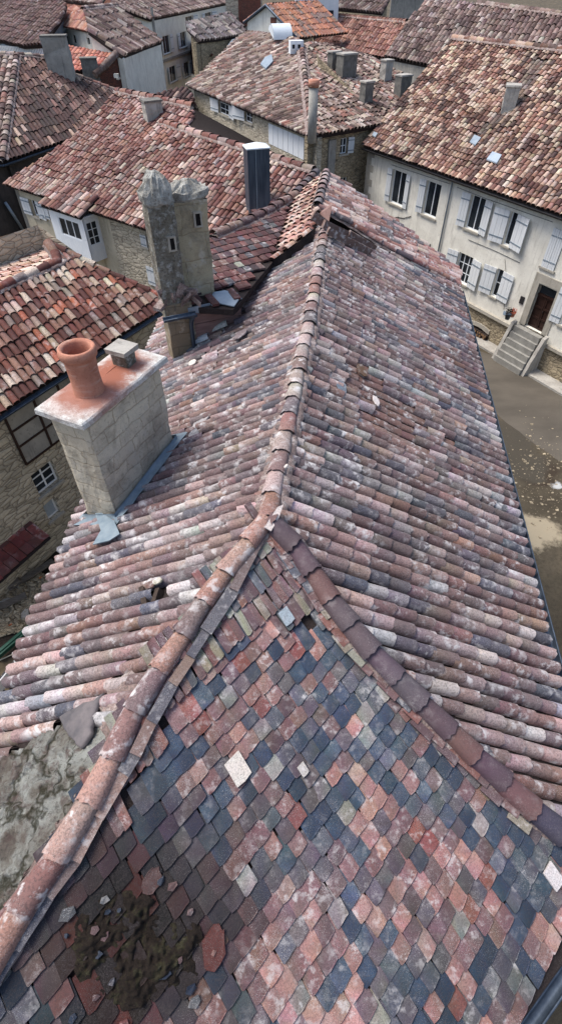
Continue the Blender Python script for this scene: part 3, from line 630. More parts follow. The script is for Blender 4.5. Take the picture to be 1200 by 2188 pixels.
# ridge and hips
random.seed(11)
rp = [B+A3(0, 0, .05), A*.5+B*.5+A3(.05, 0, .03), A*.8+B*.2+A3(.02, 0, .05), A+A3(0, 0, .05)]
caps_line('ridge_tiles', house, rp, .128, .40, PR, mw=1.5, lift=.014, hh=.8, mh=.72)
def hippts(px, Q, up): return [A+A3(0, 0, up)]+[(PLF.hit(*p)+Q.hit(*p))/2+A3(0, 0, up) for p in px]
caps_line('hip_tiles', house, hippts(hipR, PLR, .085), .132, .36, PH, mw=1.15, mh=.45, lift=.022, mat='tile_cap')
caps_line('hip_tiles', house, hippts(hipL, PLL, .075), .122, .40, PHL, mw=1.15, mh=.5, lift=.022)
# flat strips of mortar and plates flanking the left hip, on the front slope
mb = MB(); random.seed(3)
prev = SF.px(556, 1150)
for k, (x, y) in enumerate(((498, 1262), (440, 1350), (407, 1405), (370, 1462), (325, 1540), (290, 1610), (265, 1650), (215, 1740), (165, 1830), (110, 1905), (40, 2010), (-20, 2100))):
    q = SF.px(x, y); d = np.array(q)-np.array(prev); L = np.linalg.norm(d); d = d/L; sd_ = np.array((-d[1], d[0]));
    if sd_[0] > 0 and False: sd_ = -sd_
    wd = random.uniform(.045, .07); c = (np.array(prev)+np.array(q))/2; rot = random.uniform(-.03, .03); dd = np.array((d[0]-rot*d[1], d[1]+rot*d[0])); c_ = random.choice(((138, 116, 108), (124, 104, 98), (110, 96, 94), (84, 84, 92), (92, 92, 98), (128, 110, 100)))
    P = [SF.at(*(c+dd*L*.54*i+sd_*wd*j), .075+.03*(i > 0)) for i, j in ((-1, -1), (1, -1), (1, 1), (-1, 1))]; mb.prism(P, SF.N*.022, lin(c_)); prev = q
build_each(mb, 'hip_strip', 'tile_flat', house)
mb = MB(); random.seed(13)
for k in range(26):                                              # cut plates tucked under the right hip
    f = k/25*6.3; i = int(f); a = np.array(SF.px(*hipR[i])); b = np.array(SF.px(*hipR[i+1])); c = a+(b-a)*(f-i); d = (b-a)/np.linalg.norm(b-a); sd_ = np.array((-d[1], d[0])); sd_ = sd_ if np.dot(sd_, np.array(SF.px(700, 1700))-c) > 0 else -sd_
    c = c+sd_*random.uniform(.13, .20); L = random.uniform(.1, .2); wd = random.uniform(.03, .055); P = [SF.at(*(c+d*L*p+sd_*wd*q), .07+.02*(p > 0)) for p, q in ((-1, -1), (1, -1), (1, 1), (-1, 1))]; mb.prism(P, SF.N*.018, pick(PU))
build_each(mb, 'hip_strip', 'tile_flat', house)
shp = MB(); shp.prism([SF.at(*SF.px(*p), .17) for p in ((598, 1092), (585, 1098), (558, 1140), (572, 1148), (588, 1120))], SF.N*.02, lin((205, 196, 190))); shp.build('broken_tile', 'tile_flat', house)
# gutters
gutter(house, eR1+A3(.125, 0, -.02), cR+A3(.125, 0, -.02), .065, 'flue_metal'); eo = -A3(ft[1], -ft[0], 0)*.10
if np.dot(eo, SF.V) < 0: eo = -eo
gutter(house, eFr+A3(0, 0, -.07), eFl+A3(0, 0, -.07), .06, 'flue_metal', eo*.8)
mb = MB(); a_, b_ = eR1+A3(.0, 0, -.10), cR+A3(.0, 0, -.10); mb.prism([a_, b_, b_-A3(0, 0, .14), a_-A3(0, 0, .14)], A3(-.03, 0, 0)); mb.build('fascia', 'wood_dark', house)
# walls under the eaves
inn = lambda p, d: p+nrm((A*.4+B*.6)*A3(1, 1, 0)-p*A3(1, 1, 0))*d
fp = [inn(eR1, .5), inn(cR, .45), inn(eFr, .45), inn(eFl, .45), inn(cL, .3), inn(eL1, .3)]
fp = [A3(p[0], p[1], p[2]-.12) for p in fp]; skirt(house, fp, GZ, (5,), 'plaster_grey', 0.)

# ---- big chimney of the near house
CZ = -3.95; cc = [PZ(88, 885, CZ), PZ(178, 925, CZ), PZ(355, 778, CZ), PZ(262, 738, CZ)]
cen = sum(cc)/4; caxl = nrm(cc[2]-cc[1]); caxw = A3(-caxl[1], caxl[0], 0); hl = .5*np.dot(cc[2]-cc[1], caxl)+.02; hw = .5*abs(np.dot(cc[0]-cc[1], caxw))+.02; cen[2] = 0
mb = MB(); rings = []; random.seed(2)
for k in range(15):
    z = CZ-.02-2.9*k/14; P = []
    for (i0, j0, i1, j1) in ((-1, -1, 1, -1), (1, -1, 1, 1), (1, 1, -1, 1), (-1, 1, -1, -1)):
        n_ = 12 if j0 == j1 else 7
        for q in range(n_):
            f = q/n_; i = i0+(i1-i0)*f; j = j0+(j1-j0)*f; tp = .98-.0*k; p = cen+caxl*i*(hl-.09)*tp+caxw*j*(hw-.07)*tp; bump_ = .022*nz(p[0]*4, p[1]*4, z*4)+.010*nz(p[0]*13, p[1]*13, z*13); rnd = .02 if q == 0 else 0; d_ = nrm(p-cen); P.append(p+d_*(bump_-rnd)+A3(0, 0, z))
    rings.append(mb.pts(P))
n = 38
for r0, r1 in zip(rings, rings[1:]):
    for i in range(n): j = (i+1) % n; mb.face((r1+i, r1+j, r0+j, r0+i), 0, False)
stackobj = mb.build('chimney', 'ashlar', house, ax=caxl)
p1 = cen-caxl*hl*.33+A3(0, 0, CZ+.10); p2 = cen+caxl*hl*.50+A3(0, 0, CZ+.10); mat_cap(p1, p2, A3(*house['_w']))
mb = MB(); rings = []
for hx, zz in ((-.04, -.03), (0, 0), (0, .07), (-.02, .09), (-.2, .105), (-.33, .11)):
    P = []
    for (i0, j0, i1, j1) in ((-1, -1, 1, -1), (1, -1, 1, 1), (1, 1, -1, 1), (-1, 1, -1, -1)):
        n_ = 14 if j0 == j1 else 6
        for q in range(n_):
            f = q/n_; i = i0+(i1-i0)*f; j = j0+(j1-j0)*f; L_, W_ = max(.02, hl+hx), max(.02, hw+hx); p = cen+caxl*i*L_+caxw*j*W_; P.append(p+nrm(p-cen)*.012*nz(p[0]*9, p[1]*9, zz*20)+A3(0, 0, CZ+zz+.012*nz(p[0]*5, p[1]*5, 3)))
    rings.append(mb.pts(P))
n = 40
for r0, r1 in zip(rings, rings[1:]):
    for i in range(n): j = (i+1) % n; mb.face((r0+i, r0+j, r1+j, r1+i), 0, False)
mb.face([rings[-1]+i for i in range(n)]); mb.face([rings[0]+i for i in range(n)][::-1])
mb.build('cap', 'cap_cement', stackobj)
pt = over(p1, 160, 742)[2]-p1[2]; R_ = .208
mb = MB(); mb.lathe(p1, [(R_*.98, -.03), (R_*.93, .05), (R_*.90, pt*.4), (R_*.93, pt*.75), (R_*.95, pt-.13), (R_*1.08, pt-.11), (R_*1.12, pt-.05), (R_*1.08, pt), (R_*.95, pt+.01), (R_*.80, pt-.03), (R_*.78, pt-.3), (R_*.75, 0)], 36, wob=.03); mb.build('chimney_pot', 'terracotta', stackobj)
mb = MB(); mb.lathe(p1, [(R_*.76, pt-.55), (.01, pt-.55)], 24); mb.build('soot_and_dark', 'soot_and_dark', stackobj)
h2 = over(p2, 276, 742)[2]-p2[2]-.03; mb = MB(); mb.box(p2+A3(0, 0, h2/2-.03), caxl*.10, caxw*.12, A3(0, 0, h2/2+.03), jit=.008); cw = mb.build('cowl', 'lichen_render', stackobj)
mb = MB(); mb.box(p2+A3(0, 0, h2+.025), caxl*.155, caxw*.16, A3(0, 0, .028), jit=.01); mb.build('cowl_slab', 'concrete', stackobj)
# lead flashing round its foot
mb = MB(); random.seed(6); ring = []
corner = [(-1, -1), (1, -1), (1, 1), (-1, 1)]
def foot(i, j, o): p = cen+caxl*i*(hl-.07+o)+caxw*j*(hw-.05+o); return p
for s0 in range(4):
    (i0, j0), (i1, j1) = corner[s0], corner[(s0+1) % 4]
    for q in range(10):
        f = q/10; i = i0+(i1-i0)*f; j = j0+(j1-j0)*f; a = PLL.drop(foot(i, j, .006), .20+.03*nz(i*3, j*3)); b = PLL.drop(foot(i, j, .012), .13); c = PLL.drop(foot(i, j, .14+.05*nz(i*4, j*4, 6)), .115+.02*nz(i*5, j*5, 2)); ring.append((a, b, c))
idx = [mb.pts(r) for r in ring]; n = len(idx)
for i in range(n):
    a, b = idx[i], idx[(i+1) % n]; mb.face((a+1, b+1, b, a), 0, True); mb.face((a+2, b+2, b+1, a+1), 0, True)
mb.prism([PLL.drop(PLL.hit(*p), .155) for p in ((205, 1100), (250, 1130), (262, 1158), (240, 1172), (205, 1180), (222, 1150))], A3(0, 0, .02))
mb.build('flashing', 'lead', stackobj)
# ---- upper part of the near row: slightly higher roof butting the far end of the ridge
random.seed(31)
row = thing('terraced_house', 'narrow gabled house with dark red dormer joined to the far end of the near roof', 'house', tuple(A3(.5, 15.5, GZ)))
ZR = -4.34; g0, g1 = PZ(678, 447, ZR), PZ(693, 372, ZR)
def shifted(side, pitch):
    h = A3(RD[1], -RD[0], 0)*side; p = math.radians(pitch); return Plane(g0, np.cross(RD, h*math.cos(p)+A3(0, 0, -math.sin(p))))
URP, ULP = shifted(1, 27), shifted(-1, 27)
g1 = g0+RD*np.dot(g1-g0, RD)
pR = [g0, g1]+[URP.hit(*p) for p in ((740, 400), (850, 484), (976, 580), (974, 612), (850, 545), (740, 478))]
SU = Slope(URP, pR, vdir=(URP.hit(960, 604)-g0)); mb = MB(); canal(mb, SU, .25, .42, pal(((150, 110, 102), 4), ((178, 150, 140), 3), ((120, 90, 86), 3), ((196, 180, 172), 1.6), ((110, 104, 108), 2)), 6, 3, .8, 1., None, .05, .5, .3, .02, .22); mb.build('roof', 'tile_near', row)
pL = [g1, g0]+[ULP.hit(*p) for p in ((668, 480), (664, 497), (590, 552), (574, 562), (600, 535), (615, 480), (632, 430), (668, 390))]
SV = Slope(ULP, pL, vdir=(ULP.hit(590, 550)-ULP.hit(672, 470))); mb = MB(); canal(mb, SV, .17, .33, pal(((186, 150, 132), 4), ((204, 184, 166), 2), ((150, 104, 92), 4), ((120, 84, 76), 2)), 5, 2, .8, 1., None, .05, .5, .3, .02, .2); mb.build('roof', 'tile_near', row)
caps_line('verge_tiles', row, [g0+A3(0, 0, .06)]+[URP.hit(*p)+A3(0, 0, .06) for p in ((740, 480), (850, 548), (965, 606))], .10, .5, pal(((126, 84, 78), 3), ((150, 112, 104), 2), ((90, 80, 84), 2)), mw=1.2)
caps_line('ridge_tiles', row, [g1+A3(0, 0, .05), g0+A3(0, 0, .04)], .13, .4, PR)
mb = MB(); q = [PLR.hit(*p) for p in ((700, 492), (780, 530), (900, 595))]; q2 = [URP.hit(*p) for p in ((690, 462), (740, 480), (850, 548), (960, 605))]
mb.poly([g0-A3(0, 0, .12), A3(g0[0]+1., g0[1]+.1, -5.4), A3(g0[0]-1., g0[1]-.05, -5.4)]);
a = PLL.hit(663, 492); b = PLR.hit(697, 500); zz = A3(0, 0, .5)
mb.prism([a, b, b+A3(.1, .1, .6), A3(g0[0], g0[1], ZR-.16), a+A3(0, .1, .5)], A3(.03, .2, 0)); mb.build('gable', 'wood_pink', row)
mb = MB()
for (x0, y0, x1, y1, wd) in ((668, 458, 705, 488, .1), (690, 478, 760, 512, .09), (700, 492, 790, 540, .08), (745, 498, 800, 530, .07)):
    a, b = PLR.up(.28).hit(x0, y0), PLR.up(.16).hit(x1, y1); d = nrm(b-a); s_ = nrm(np.cross(d, A3(0, 0, 1))); mb.box((a+b)/2, d*np.linalg.norm(b-a)/2, s_*.04, np.cross(s_, d)*wd, lin((118, 96, 88)), 0, .01)
mb.build('verge_board', 'tile_near', row)
skirt(row, shrink([pR[0], pR[1], pR[4], pR[5]], URP, .35), GZ, (), 'plaster_grey')
# dormer: a steep slope of red plates over a boarded wall, with a stone pier, gutter and downpipe
d0 = PLL.hit(412, 752); d1 = PLL.hit(505, 690); dz = over(d0, 408, 657)[2]; DWF = WF(d0, d1)
e0 = over(d0, 408, 655); e1 = DWF.pt(*[k for k in (DWF.uz(500, 655)[0], dz)], 0)
e0 = A3(d0[0], d0[1], dz)+DWF.n*.15; e1 = e1+DWF.n*.15
T2 = ULP.hit(632, 428); T1 = PZ(457, 514, T2[2]-.22)
DP = plane3(e0, e1, T2); pD = [DP.hit(*p) for p in ((457, 512), (545, 470), (632, 425), (615, 480), (598, 540), (578, 565), (548, 600), (510, 650), (498, 662), (382, 655), (378, 640), (392, 596), (400, 560))]
SD = Slope(DP, pD); mb = MB(); deck(mb, SD, .12); ls = .2
patch = [SD.px(*p) for p in ((392, 597), (455, 545), (462, 560), (455, 585), (425, 600))]
leadp = [SD.px(*p) for p in ((450, 625), (510, 620), (505, 660), (440, 650))]
def modD(u, v): return (1, lin((128, 130, 116)), .85) if inside(patch, (u, v)) else ('skip' if inside(leadp, (u, v)) else None)
flat_tiles(mb, SD, (.07, .34), (.165, .03), (0, 1.), PDR, 1.5, modD, .03, .95); mb.build('dormer_roof', 'tile_near', row)
mb = MB(); lp_ = [DP.up(.03).hit(*p) for p in ((456, 626), (480, 622), (508, 628), (510, 642), (500, 656), (470, 650), (452, 654), (450, 640))]; mb.prism(lp_, DP.n*.02); mb.build('flashing', 'zinc', row)
caps_line('ridge_tiles', row, [DP.hit(*p)+A3(0, .05, .08) for p in ((676, 375), (632, 424), (588, 452), (545, 476), (500, 495), (457, 515))], .14, .5, pal(((92, 70, 70), 3), ((130, 104, 94), 2), ((80, 74, 80), 2)), mw=1.3)
skirt(row, [T1, T2, T2+A3(0, 1.2, -.3), T1+A3(0, 1.2, -.2)], GZ, (0,), 'plaster_grey', .1)
mb = MB(); a = DWF.pt(-.02, 0, 0); L_ = DWF.uz(505, 660)[0]+.1; nb = 5
zb0 = -6.6; H_ = dz-.02-zb0
for i in range(nb): wbox(mb, DWF, 0, L_, zb0+H_*i/nb+.006, zb0+H_*(i+1)/nb-.004, -.04, 0, .004)
mb.build('boarding', 'wood_pink', row)
mb = MB(); P = []; n = 12
for i in range(n+1): f = i/n; P.append(DWF.pt(L_*f, dz-.02-.10*math.sin(math.pi*f)-.04, .06))
P2 = [p+A3(0, 0, .08+.12*math.sin(math.pi*i/n)) for i, p in enumerate(P)]; mb.prism(P+P2[::-1], DWF.n*.03); mb.build('fascia', 'zinc', row)
g_a, g_b = DWF.pt(-.55, dz-.03, .24), DWF.pt(.12, dz-.03, .24); gutter(row, g_a, g_b, .07, 'flue_metal')
mb = MB(); mb.tube([DWF.pt(.06, dz-.06, .24), DWF.pt(.03, dz-.2, .14), DWF.pt(.02, dz-.35, .08), DWF.pt(.02, d0[2]+.02, .08), DWF.pt(.05, d0[2]-.2, .1)], .045); mb.build('downpipe', 'flue_metal', row)
# pier and twin chimney
px_c = d0-DWF.t*.24+A3(0, .2, 0); px_c[2] = 0
mb = MB(); prev = None; random.seed(12)
zt = over(px_c, 372, 640)[2]
for k in range(9):
    z = zt-(zt+7.)*k/8; r = [px_c+DWF.t*i*.27+DWF.n*j*.22+A3(random.uniform(-.012, .012), random.uniform(-.012, .012), z) for i, j in ((-1, -1), (1, -1), (1, 1), (-1, 1))]; i0 = mb.pts(r)
    if prev is not None:
        for i in range(4): j = (i+1) % 4; mb.face((prev+i, prev+j, i0+j, i0+i))
    else: mb.face([i0+i for i in range(4)])
    prev = i0
mb.build('pier', 'ashlar_brown', row)
def shaft(c, hx, hy, z0, z1, mat, name, seedn, tx=None, lumpcap=True, capz=.45):
    random.seed(seedn); tx = DWF.t if tx is None else tx; ty = A3(-tx[1], tx[0], 0); mb = MB(); prev = None; n = 14; m = 6
    for k in range(n+1):
        z = z1+(z0-z1)*k/n; r = []
        for (i0, j0, i1, j1) in ((-1, -1, 1, -1), (1, -1, 1, 1), (1, 1, -1, 1), (-1, 1, -1, -1)):
            for q in range(m): f = q/m; i = i0+(i1-i0)*f; j = j0+(j1-j0)*f; p = c+tx*i*hx+ty*j*hy; r.append(A3(p[0], p[1], z)+nrm((p-c)*A3(1, 1, 0))*(.035*nz(p[0]*3, p[1]*3, z*3)+.012*nz(p[0]*11, p[1]*11, z*11)))
        i0 = mb.pts(r)
        if prev is not None:
            for i in range(4*m): j = (i+1) % (4*m); mb.face((i0+i, i0+j, prev+j, prev+i))
        prev = i0
    o = mb.build(name, mat, row, ax=tx)
    mb = MB(); rings = []; G = 36
    for (f, zz) in ((1.02, -.02), (1.16, .03), (1.18, .14), (1.02, capz*.55), (.7, capz*.85), (.35, capz), (.08, capz*1.04)):
        r = []
        for q in range(G):
            a = 2*math.pi*q/G; ca, sa = math.cos(a), math.sin(a); k = 1/max(abs(ca), abs(sa)); k = 1+(k-1)*.75; p = c+tx*ca*hx*f*k+ty*sa*hy*f*k; e = .08*nz(p[0]*5, p[1]*5, zz*4+seedn)+.045*nz(p[0]*15, p[1]*15, zz*15); r.append(A3(p[0], p[1], z1+zz+e*1.2)+nrm((p-c)*A3(1, 1, 0)+1e-6)*e)
        rings.append(mb.pts(r))
    for r0, r1 in zip(rings, rings[1:]):
        for i in range(G): j = (i+1) % G; mb.face((r0+i, r0+j, r1+j, r1+i), 0, False)
    mb.face([rings[-1]+i for i in range(G)]); mb.face([rings[0]+i for i in range(G)][::-1]); mb.build('cap', 'lichen_pale', o); return o
cA = px_c+DWF.t*-.06+DWF.n*-.05; cA = A3(cA[0], cA[1], 0); zA = over(cA, 340, 432)[2]; zM = over(cA, 360, 645)[2]
sA = shaft(cA, .235, .25, zM-.25, zA, 'lichen_render', 'chimney', 4, capz=.46)
cB = cA+DWF.t*.60-DWF.n*.42; cB = A3(cB[0], cB[1], 0); zB = over(cB, 412, 420)[2]
sB = shaft(cB, .34, .26, dz-.3, zB, 'ashlar_tan', 'chimney', 9, capz=.26)
for (c, hx, hy, du, z_, wd, hh_, o) in ((cA, .235, .25, .10, zA-.62, .045, .10, sA), (cB, .34, .26, .14, zB-.32, .05, .11, sB)):
    mb = MB(); f = c+DWF.n*(hy+.005)+DWF.t*du+A3(0, 0, z_); mb.box(f, DWF.t*wd, DWF.n*.03, A3(0, 0, hh_)); mb.build('smoke_vent', 'soot_and_dark', o)
    mb = MB()
    for (i, k, a_, b_) in ((-1, 0, .016, hh_+.02), (1, 0, .016, hh_+.02), (0, -1, wd+.03, .016), (0, 1, wd+.03, .016)): mb.box(f+DWF.t*i*(wd+.012)+A3(0, 0, k*(hh_+.012)), DWF.t*a_, DWF.n*.036, A3(0, 0, b_), jit=.006)
    mb.build('vent_frame', 'stone_trim', o)
mb = MB(); random.seed(2)
for i in range(16): p = px_c+A3(0, 0, zt)+DWF.t*random.uniform(-.3, .35)+DWF.n*random.uniform(.0, .25); mb.box(p+A3(0, 0, random.uniform(0, .25)), A3(*[random.uniform(-.12, .12) for _ in range(3)]), A3(*[random.uniform(-.1, .1) for _ in range(3)]), A3(0, 0, .04), pick(PK), 0, .02)
mb.build('masonry_shoulder', 'mortar', row)

# ================================================================== house D, left, brown tiles over a stone wall
random.seed(41)
hD = thing('stone_house', 'stone house at left edge behind the chimney pot, brown and cream tiles', 'house', tuple(A3(-9, 17, GZ)))
a, b = PZ(0, 880, -8.5), PZ(355, 652, -8.5); DPn = plane_eave(a, b, 24, A3(-15, 20, 0)); aa = a-(b-a)*.35
top = [DPn.hit(*p) for p in ((350, 640), (230, 585), (105, 524), (132, 562), (0, 622))]
far_ = top[-1]-(b-a)*.3; S_ = Slope(DPn, [aa, b]+top+[far_], vdir=DPn.hit(205, 722)-DPn.hit(155, 660)); mb = MB(); canal(mb, S_, .225, .44, PD, 6, 2, 1.0, 1.2, None, .1, .45, .4, .04, .15); mb.build('roof', 'tile_far', hD)
r1, r2 = top[3], top[4]; low = PZ(0, 560, -8.3)-A3(1., -.5, 0); FP = plane3(r1, r2, low); S_ = Slope(FP, [r1, r2, far_*.5+r2*.5, FP.hit(-60, 585), FP.hit(0, 566), FP.hit(78, 531), FP.hit(104, 523)], vdir=FP.hit(0, 590)-FP.hit(90, 550))
mb = MB(); canal(mb, S_, .25, .45, pal(((206, 178, 160), 4), ((220, 202, 184), 3), ((176, 132, 114), 2)), 5, 2, .8, 1.2, None, .05, .5, .3, .02); mb.build('roof', 'tile_far', hD)
caps_line('ridge_tiles', hD, [r2*1.3-r1*.3+A3(0, 0, .06), r1+A3(0, 0, .06), top[2]+A3(0, 0, .06)], .17, .5, PD, mat='tile_far', mw=1.3)
caps_line('ridge_tiles', hD, [top[2]+A3(0, 0, .06), top[1]+A3(0, 0, .05), top[0]+A3(0, 0, .05)], .13, .5, PD, mat='tile_far', mw=1.2)
gutter(hD, aa-A3(-.08, .06, .1), b-A3(-.08, .06, .1), .09, 'flue_metal')
W = WF(a, b, .45); Lw = float((b-a)[:2]@W.t[:2]); zt_ = -8.55
def R4(W, tl, tr, br): u0, z1 = W.uz(*tl); u1, _ = W.uz(*tr); _, z0 = W.uz(*br); return (min(u0, u1), max(u0, u1), z0, z1)
w1 = R4(W, (66, 1017), (114, 989), (84, 1063)); w2 = R4(W, (92, 1082), (118, 1064), (110, 1112)); dr = R4(W, (12, 1180), (53, 1146), (34, 1213))
wall(hD, W, -4, Lw-.1, GZ, zt_, [w1, w2, dr], 'rubble_pale', .45)
window(hD, W, w1, 2, 3, '', frame='white_paint'); window(hD, W, w2, 1, 1, '', frame='white_paint', glass='sky_glass'); window(hD, W, dr, 2, 1, '', frame='wood_dark', sill=False)
skirt(hD, [A3(*W.pt(-4, zt_)), A3(*W.pt(-4, zt_)-W.n*6+A3(0, 0, 2.2)), A3(*W.pt(Lw-.1, zt_)-W.n*5+A3(0, 0, 2.)), W.pt(Lw-.1, zt_)], GZ, (3,), 'rubble_pale')
mb = MB(); Z_ = lambda x, y: W.uz(x, y)       # framed panel high on the wall
pnl = R4(W, (2, 885), (150, 800), (62, 985)); u0, u1 = Z_(6, 888)[0], Z_(160, 800)[0]; z1_, z0_ = -8.9, Z_(64, 985)[1]
wbox(mb, W, u0, u1, z0_, z1_, .0, .03); fp_ = mb.build('plaster_panel', 'plaster_grey', hD); mb = MB()
for f in (0, .38, .72, 1.): u = u0+(u1-u0)*f; wbox(mb, W, u-.035, u+.035, z0_, z1_, .03, .07)
for f in (0, .36, .66, 1.): z = z0_+(z1_-z0_)*f; wbox(mb, W, u0, u1, z-.03, z+.03, .032, .066)
mb.build('timber_frame', 'wood_dark', fp_)
u0, z0 = Z_(0, 1165); u1, z1 = Z_(68, 1117); mb = MB(); random.seed(3)
PA = [W.pt(u0-1, z1+.05, .02), W.pt(u1, z1+.05, .02), W.pt(u1, z1-.35, .75), W.pt(u0-1, z1-.35, .75)]; AP = plane3(PA[0], PA[1], PA[2]); S_ = Slope(AP, PA); deck(mb, S_, .06); flat_tiles(mb, S_, (.0, .35), (.32, 0), (0, 1), pal(((122, 62, 58), 3), ((138, 76, 70), 2), ((104, 66, 62), 1)), 1.2, None, .02, .96); mb.build('awning', 'tile_far', hD)
mb = MB(); mb.tube([W.pt(Lw*.5, -8.9, .1), W.pt(Lw*.5, GZ, .1)], .05); mb.build('downpipe', 'flue_metal', hD)

# ================================================================== house B, pink-brown roof in the middle left
random.seed(51)
hB = thing('bay_window_house', 'long house with pinkish roof, white bay window and dark metal flue', 'house', tuple(A3(-8, 30, GZ)))
a, b = PZ(10, 393, -8.5), PZ(340, 498, -8.5); b2 = a+(b-a)*1.45; BP = plane_eave(a, b, 24, A3(0, 50, 0))
P3 = [a, b2]+[BP.hit(*p) for p in ((700, 420), (672, 372), (345, 265), (398, 284), (414, 262), (413, 232), (320, 212), (250, 197), (160, 292), (110, 330))]
S_ = Slope(BP, P3, vdir=BP.hit(470, 440)-BP.hit(500, 398)); mb = MB(); canal(mb, S_, .265, .44, PB, 6, 2, 1., 1.2, None, .12, .465, .4, .06, .15); mb.build('roof', 'tile_far', hB)
caps_line('ridge_tiles', hB, [BP.hit(345, 266)+A3(0, 0, .08), BP.hit(510, 318)+A3(0, 0, .08), BP.hit(670, 370)+A3(0, 0, .08)], .2, .6, PB, mat='tile_far')
caps_line('ridge_tiles', hB, [BP.hit(250, 198)+A3(0, 0, .08), BP.hit(414, 232)+A3(0, 0, .08)], .2, .6, PB, mat='tile_far')
for (x, y, c_) in ((640, 372, (70, 76, 84)), (628, 384, (222, 212, 200)), (634, 388, (216, 208, 198))):
    pass
stack(hB, BP.hit(328, 252), .9, .7, .7, .5, 'concrete', True, 'chimney')
fb = BP.hit(551, 446); hf = over(fb, 545, 312)[2]-fb[2]; mb = MB(); fx = nrm(A3(.96, .28, 0)); fy = A3(-fx[1], fx[0], 0); wf_ = .46
mb.box(fb+A3(0, 0, hf/2-.3), fx*wf_, fy*.36, A3(0, 0, hf/2+.3)); fl = mb.build('flue', 'flue_metal', hB)
mb = MB(); c = fb+A3(0, 0, hf); q = [c+fx*wf_*1.06*i+fy*.39*j for i, j in ((-1, -1), (1, -1), (1, 1), (-1, 1))]; ap = c+A3(0, 0, .14); mb.prism(q, A3(0, 0, -.04))
for i in range(4): mb.poly([q[i], q[(i+1) % 4], ap])
mb.build('flue_cap', 'white_plastic', fl)
mb = MB()
for (x, z_) in ((-1, 0),): mb.box(fb+fx*x*.12+fy*-.37+A3(0, 0, hf/2), fx*.012, fy*.012, A3(0, 0, hf/2))
mb.build('seam', 'zinc', fl)
W = WF(a, b, .4); Lw = float((b2-a)[:2]@W.t[:2]); zt_ = -8.6
x1 = R4(W, (62, 425), (75, 429), (80, 463)); x2 = R4(W, (102, 440), (121, 450), (124, 474)); x3 = R4(W, (300, 500), (313, 506), (315, 528)); x4 = R4(W, (313, 567), (331, 574), (336, 612))
wall(hB, W, .3, W.uz(237, 485)[0], GZ, zt_, [x1, x2], 'plaster_tan'); wall(hB, W, W.uz(237, 485)[0]+.003, Lw, GZ, zt_, [x3, x4], 'rubble_pale')
window(hB, W, x1, 2, 1, 'LR', .75); window(hB, W, x2, 2, 1, 'LR', .8); window(hB, W, x3, 2, 1, 'C', frame='white_paint'); window(hB, W, x4, 2, 2, 'C', sill=False)
skirt(hB, shrink(P3, BP, .5, -.25), GZ, (0,), 'plaster_grey', 0.)
# bay window
u0, u1 = W.uz(140, 452)[0], W.uz(218, 500)[0]; bz1, bz0 = -8.75, W.uz(172, 505)[1]-.55; dp = .95
bay = MB(); f0 = W.pt(u0, 0, dp); f1 = W.pt(u1, 0, dp); Wf = WF(A3(f0[0], f0[1], bz1), A3(f1[0], f1[1], bz1)); k0 = W.pt(u1, 0, dp); k1 = W.pt(u1, 0, 0); Ws = WF(A3(k0[0], k0[1], bz1), A3(k1[0], k1[1], bz1))
L1 = Wf.len; hh_ = bz1-bz0; o1 = (.25*L1, .85*L1, bz0+hh_*.45, bz1-hh_*.12); o2 = (Ws.len*.15, Ws.len*.85, bz0+hh_*.35, bz1-hh_*.1)
by = wall(hB, Wf, 0, L1, bz0, bz1, [o1], 'white_paint', .08, 'bay'); wall(hB, Ws, 0.003, Ws.len, bz0, bz1, [o2], 'white_paint', .08, 'bay_side')
window(hB, Wf, o1, 3, 1, '', sill=False, depth=.02, fw=.05); window(hB, Ws, o2, 2, 3, '', sill=False, depth=.02, fw=.05, bar=.022)
mb = MB(); mb.prism([W.pt(u0, bz0, .0), W.pt(u1, bz0, 0), W.pt(u1, bz0, dp), W.pt(u0, bz0, dp)], A3(0, 0, -.1)); mb.prism([W.pt(u0-.1, bz1+.02, 0), W.pt(u1+.1, bz1+.02, 0), W.pt(u1+.1, bz1+.02, dp+.08), W.pt(u0-.1, bz1+.02, dp+.08)], A3(0, 0, .08)); mb.build('bay_ledge', 'white_paint', hB)
PA = [W.pt(u0-.15, bz1+.75, -.2), W.pt(u1+.15, bz1+.75, -.2), W.pt(u1+.2, bz1+.14, dp+.22), W.pt(u0-.2, bz1+.14, dp+.22)]; AP = plane3(*PA[:3]); S_ = Slope(AP, [PA[0], PA[1], PA[2], AP.drop(PA[3])]); mb = MB(); canal(mb, S_, .33, .5, PB, 6, 2, .8, 1., None, .05); mb.build('bay_roof', 'tile_far', hB)

# ================================================================== house C, far left, dark ribbed roof with grey chimney
random.seed(61)
hC = thing('dark_roofed_house', 'house at the left edge with dark brown ribbed roof and tall grey chimney', 'house', tuple(A3(-19, 42, GZ)))
a, b = PZ(8, 347, -8.2), PZ(162, 294, -8.2); CP = plane_eave(a, b, 26, A3(-25, 60, 0))
hp = [CP.hit(*p) for p in ((250, 198), (150, 160), (105, 128), (38, 122))]; S_ = Slope(CP, [a, b]+hp, vdir=CP.hit(180, 262)-CP.hit(130, 195)); mb = MB(); canal(mb, S_, .32, .8, PC, 6, 2, 1.1, .9, None, .1, .43, .4, .05, .15); mb.build('roof', 'tile_far', hC)
lowp = PZ(-60, 352, -8.2)-A3(1.5, 0, 0); CL = plane3(a, hp[3], lowp); S_ = Slope(CL, [hp[3], CL.hit(-40, 118), lowp, a]); mb = MB(); canal(mb, S_, .42, .7, PG, 5, 2, .85, 1.1, None, .1, .48, .4, .05); mb.build('roof', 'tile_far', hC)
caps_line('hip_tiles', hC, [hp[3]+A3(0, 0, .1), a+A3(0, 0, .1)], .22, .6, PG, mat='tile_far')
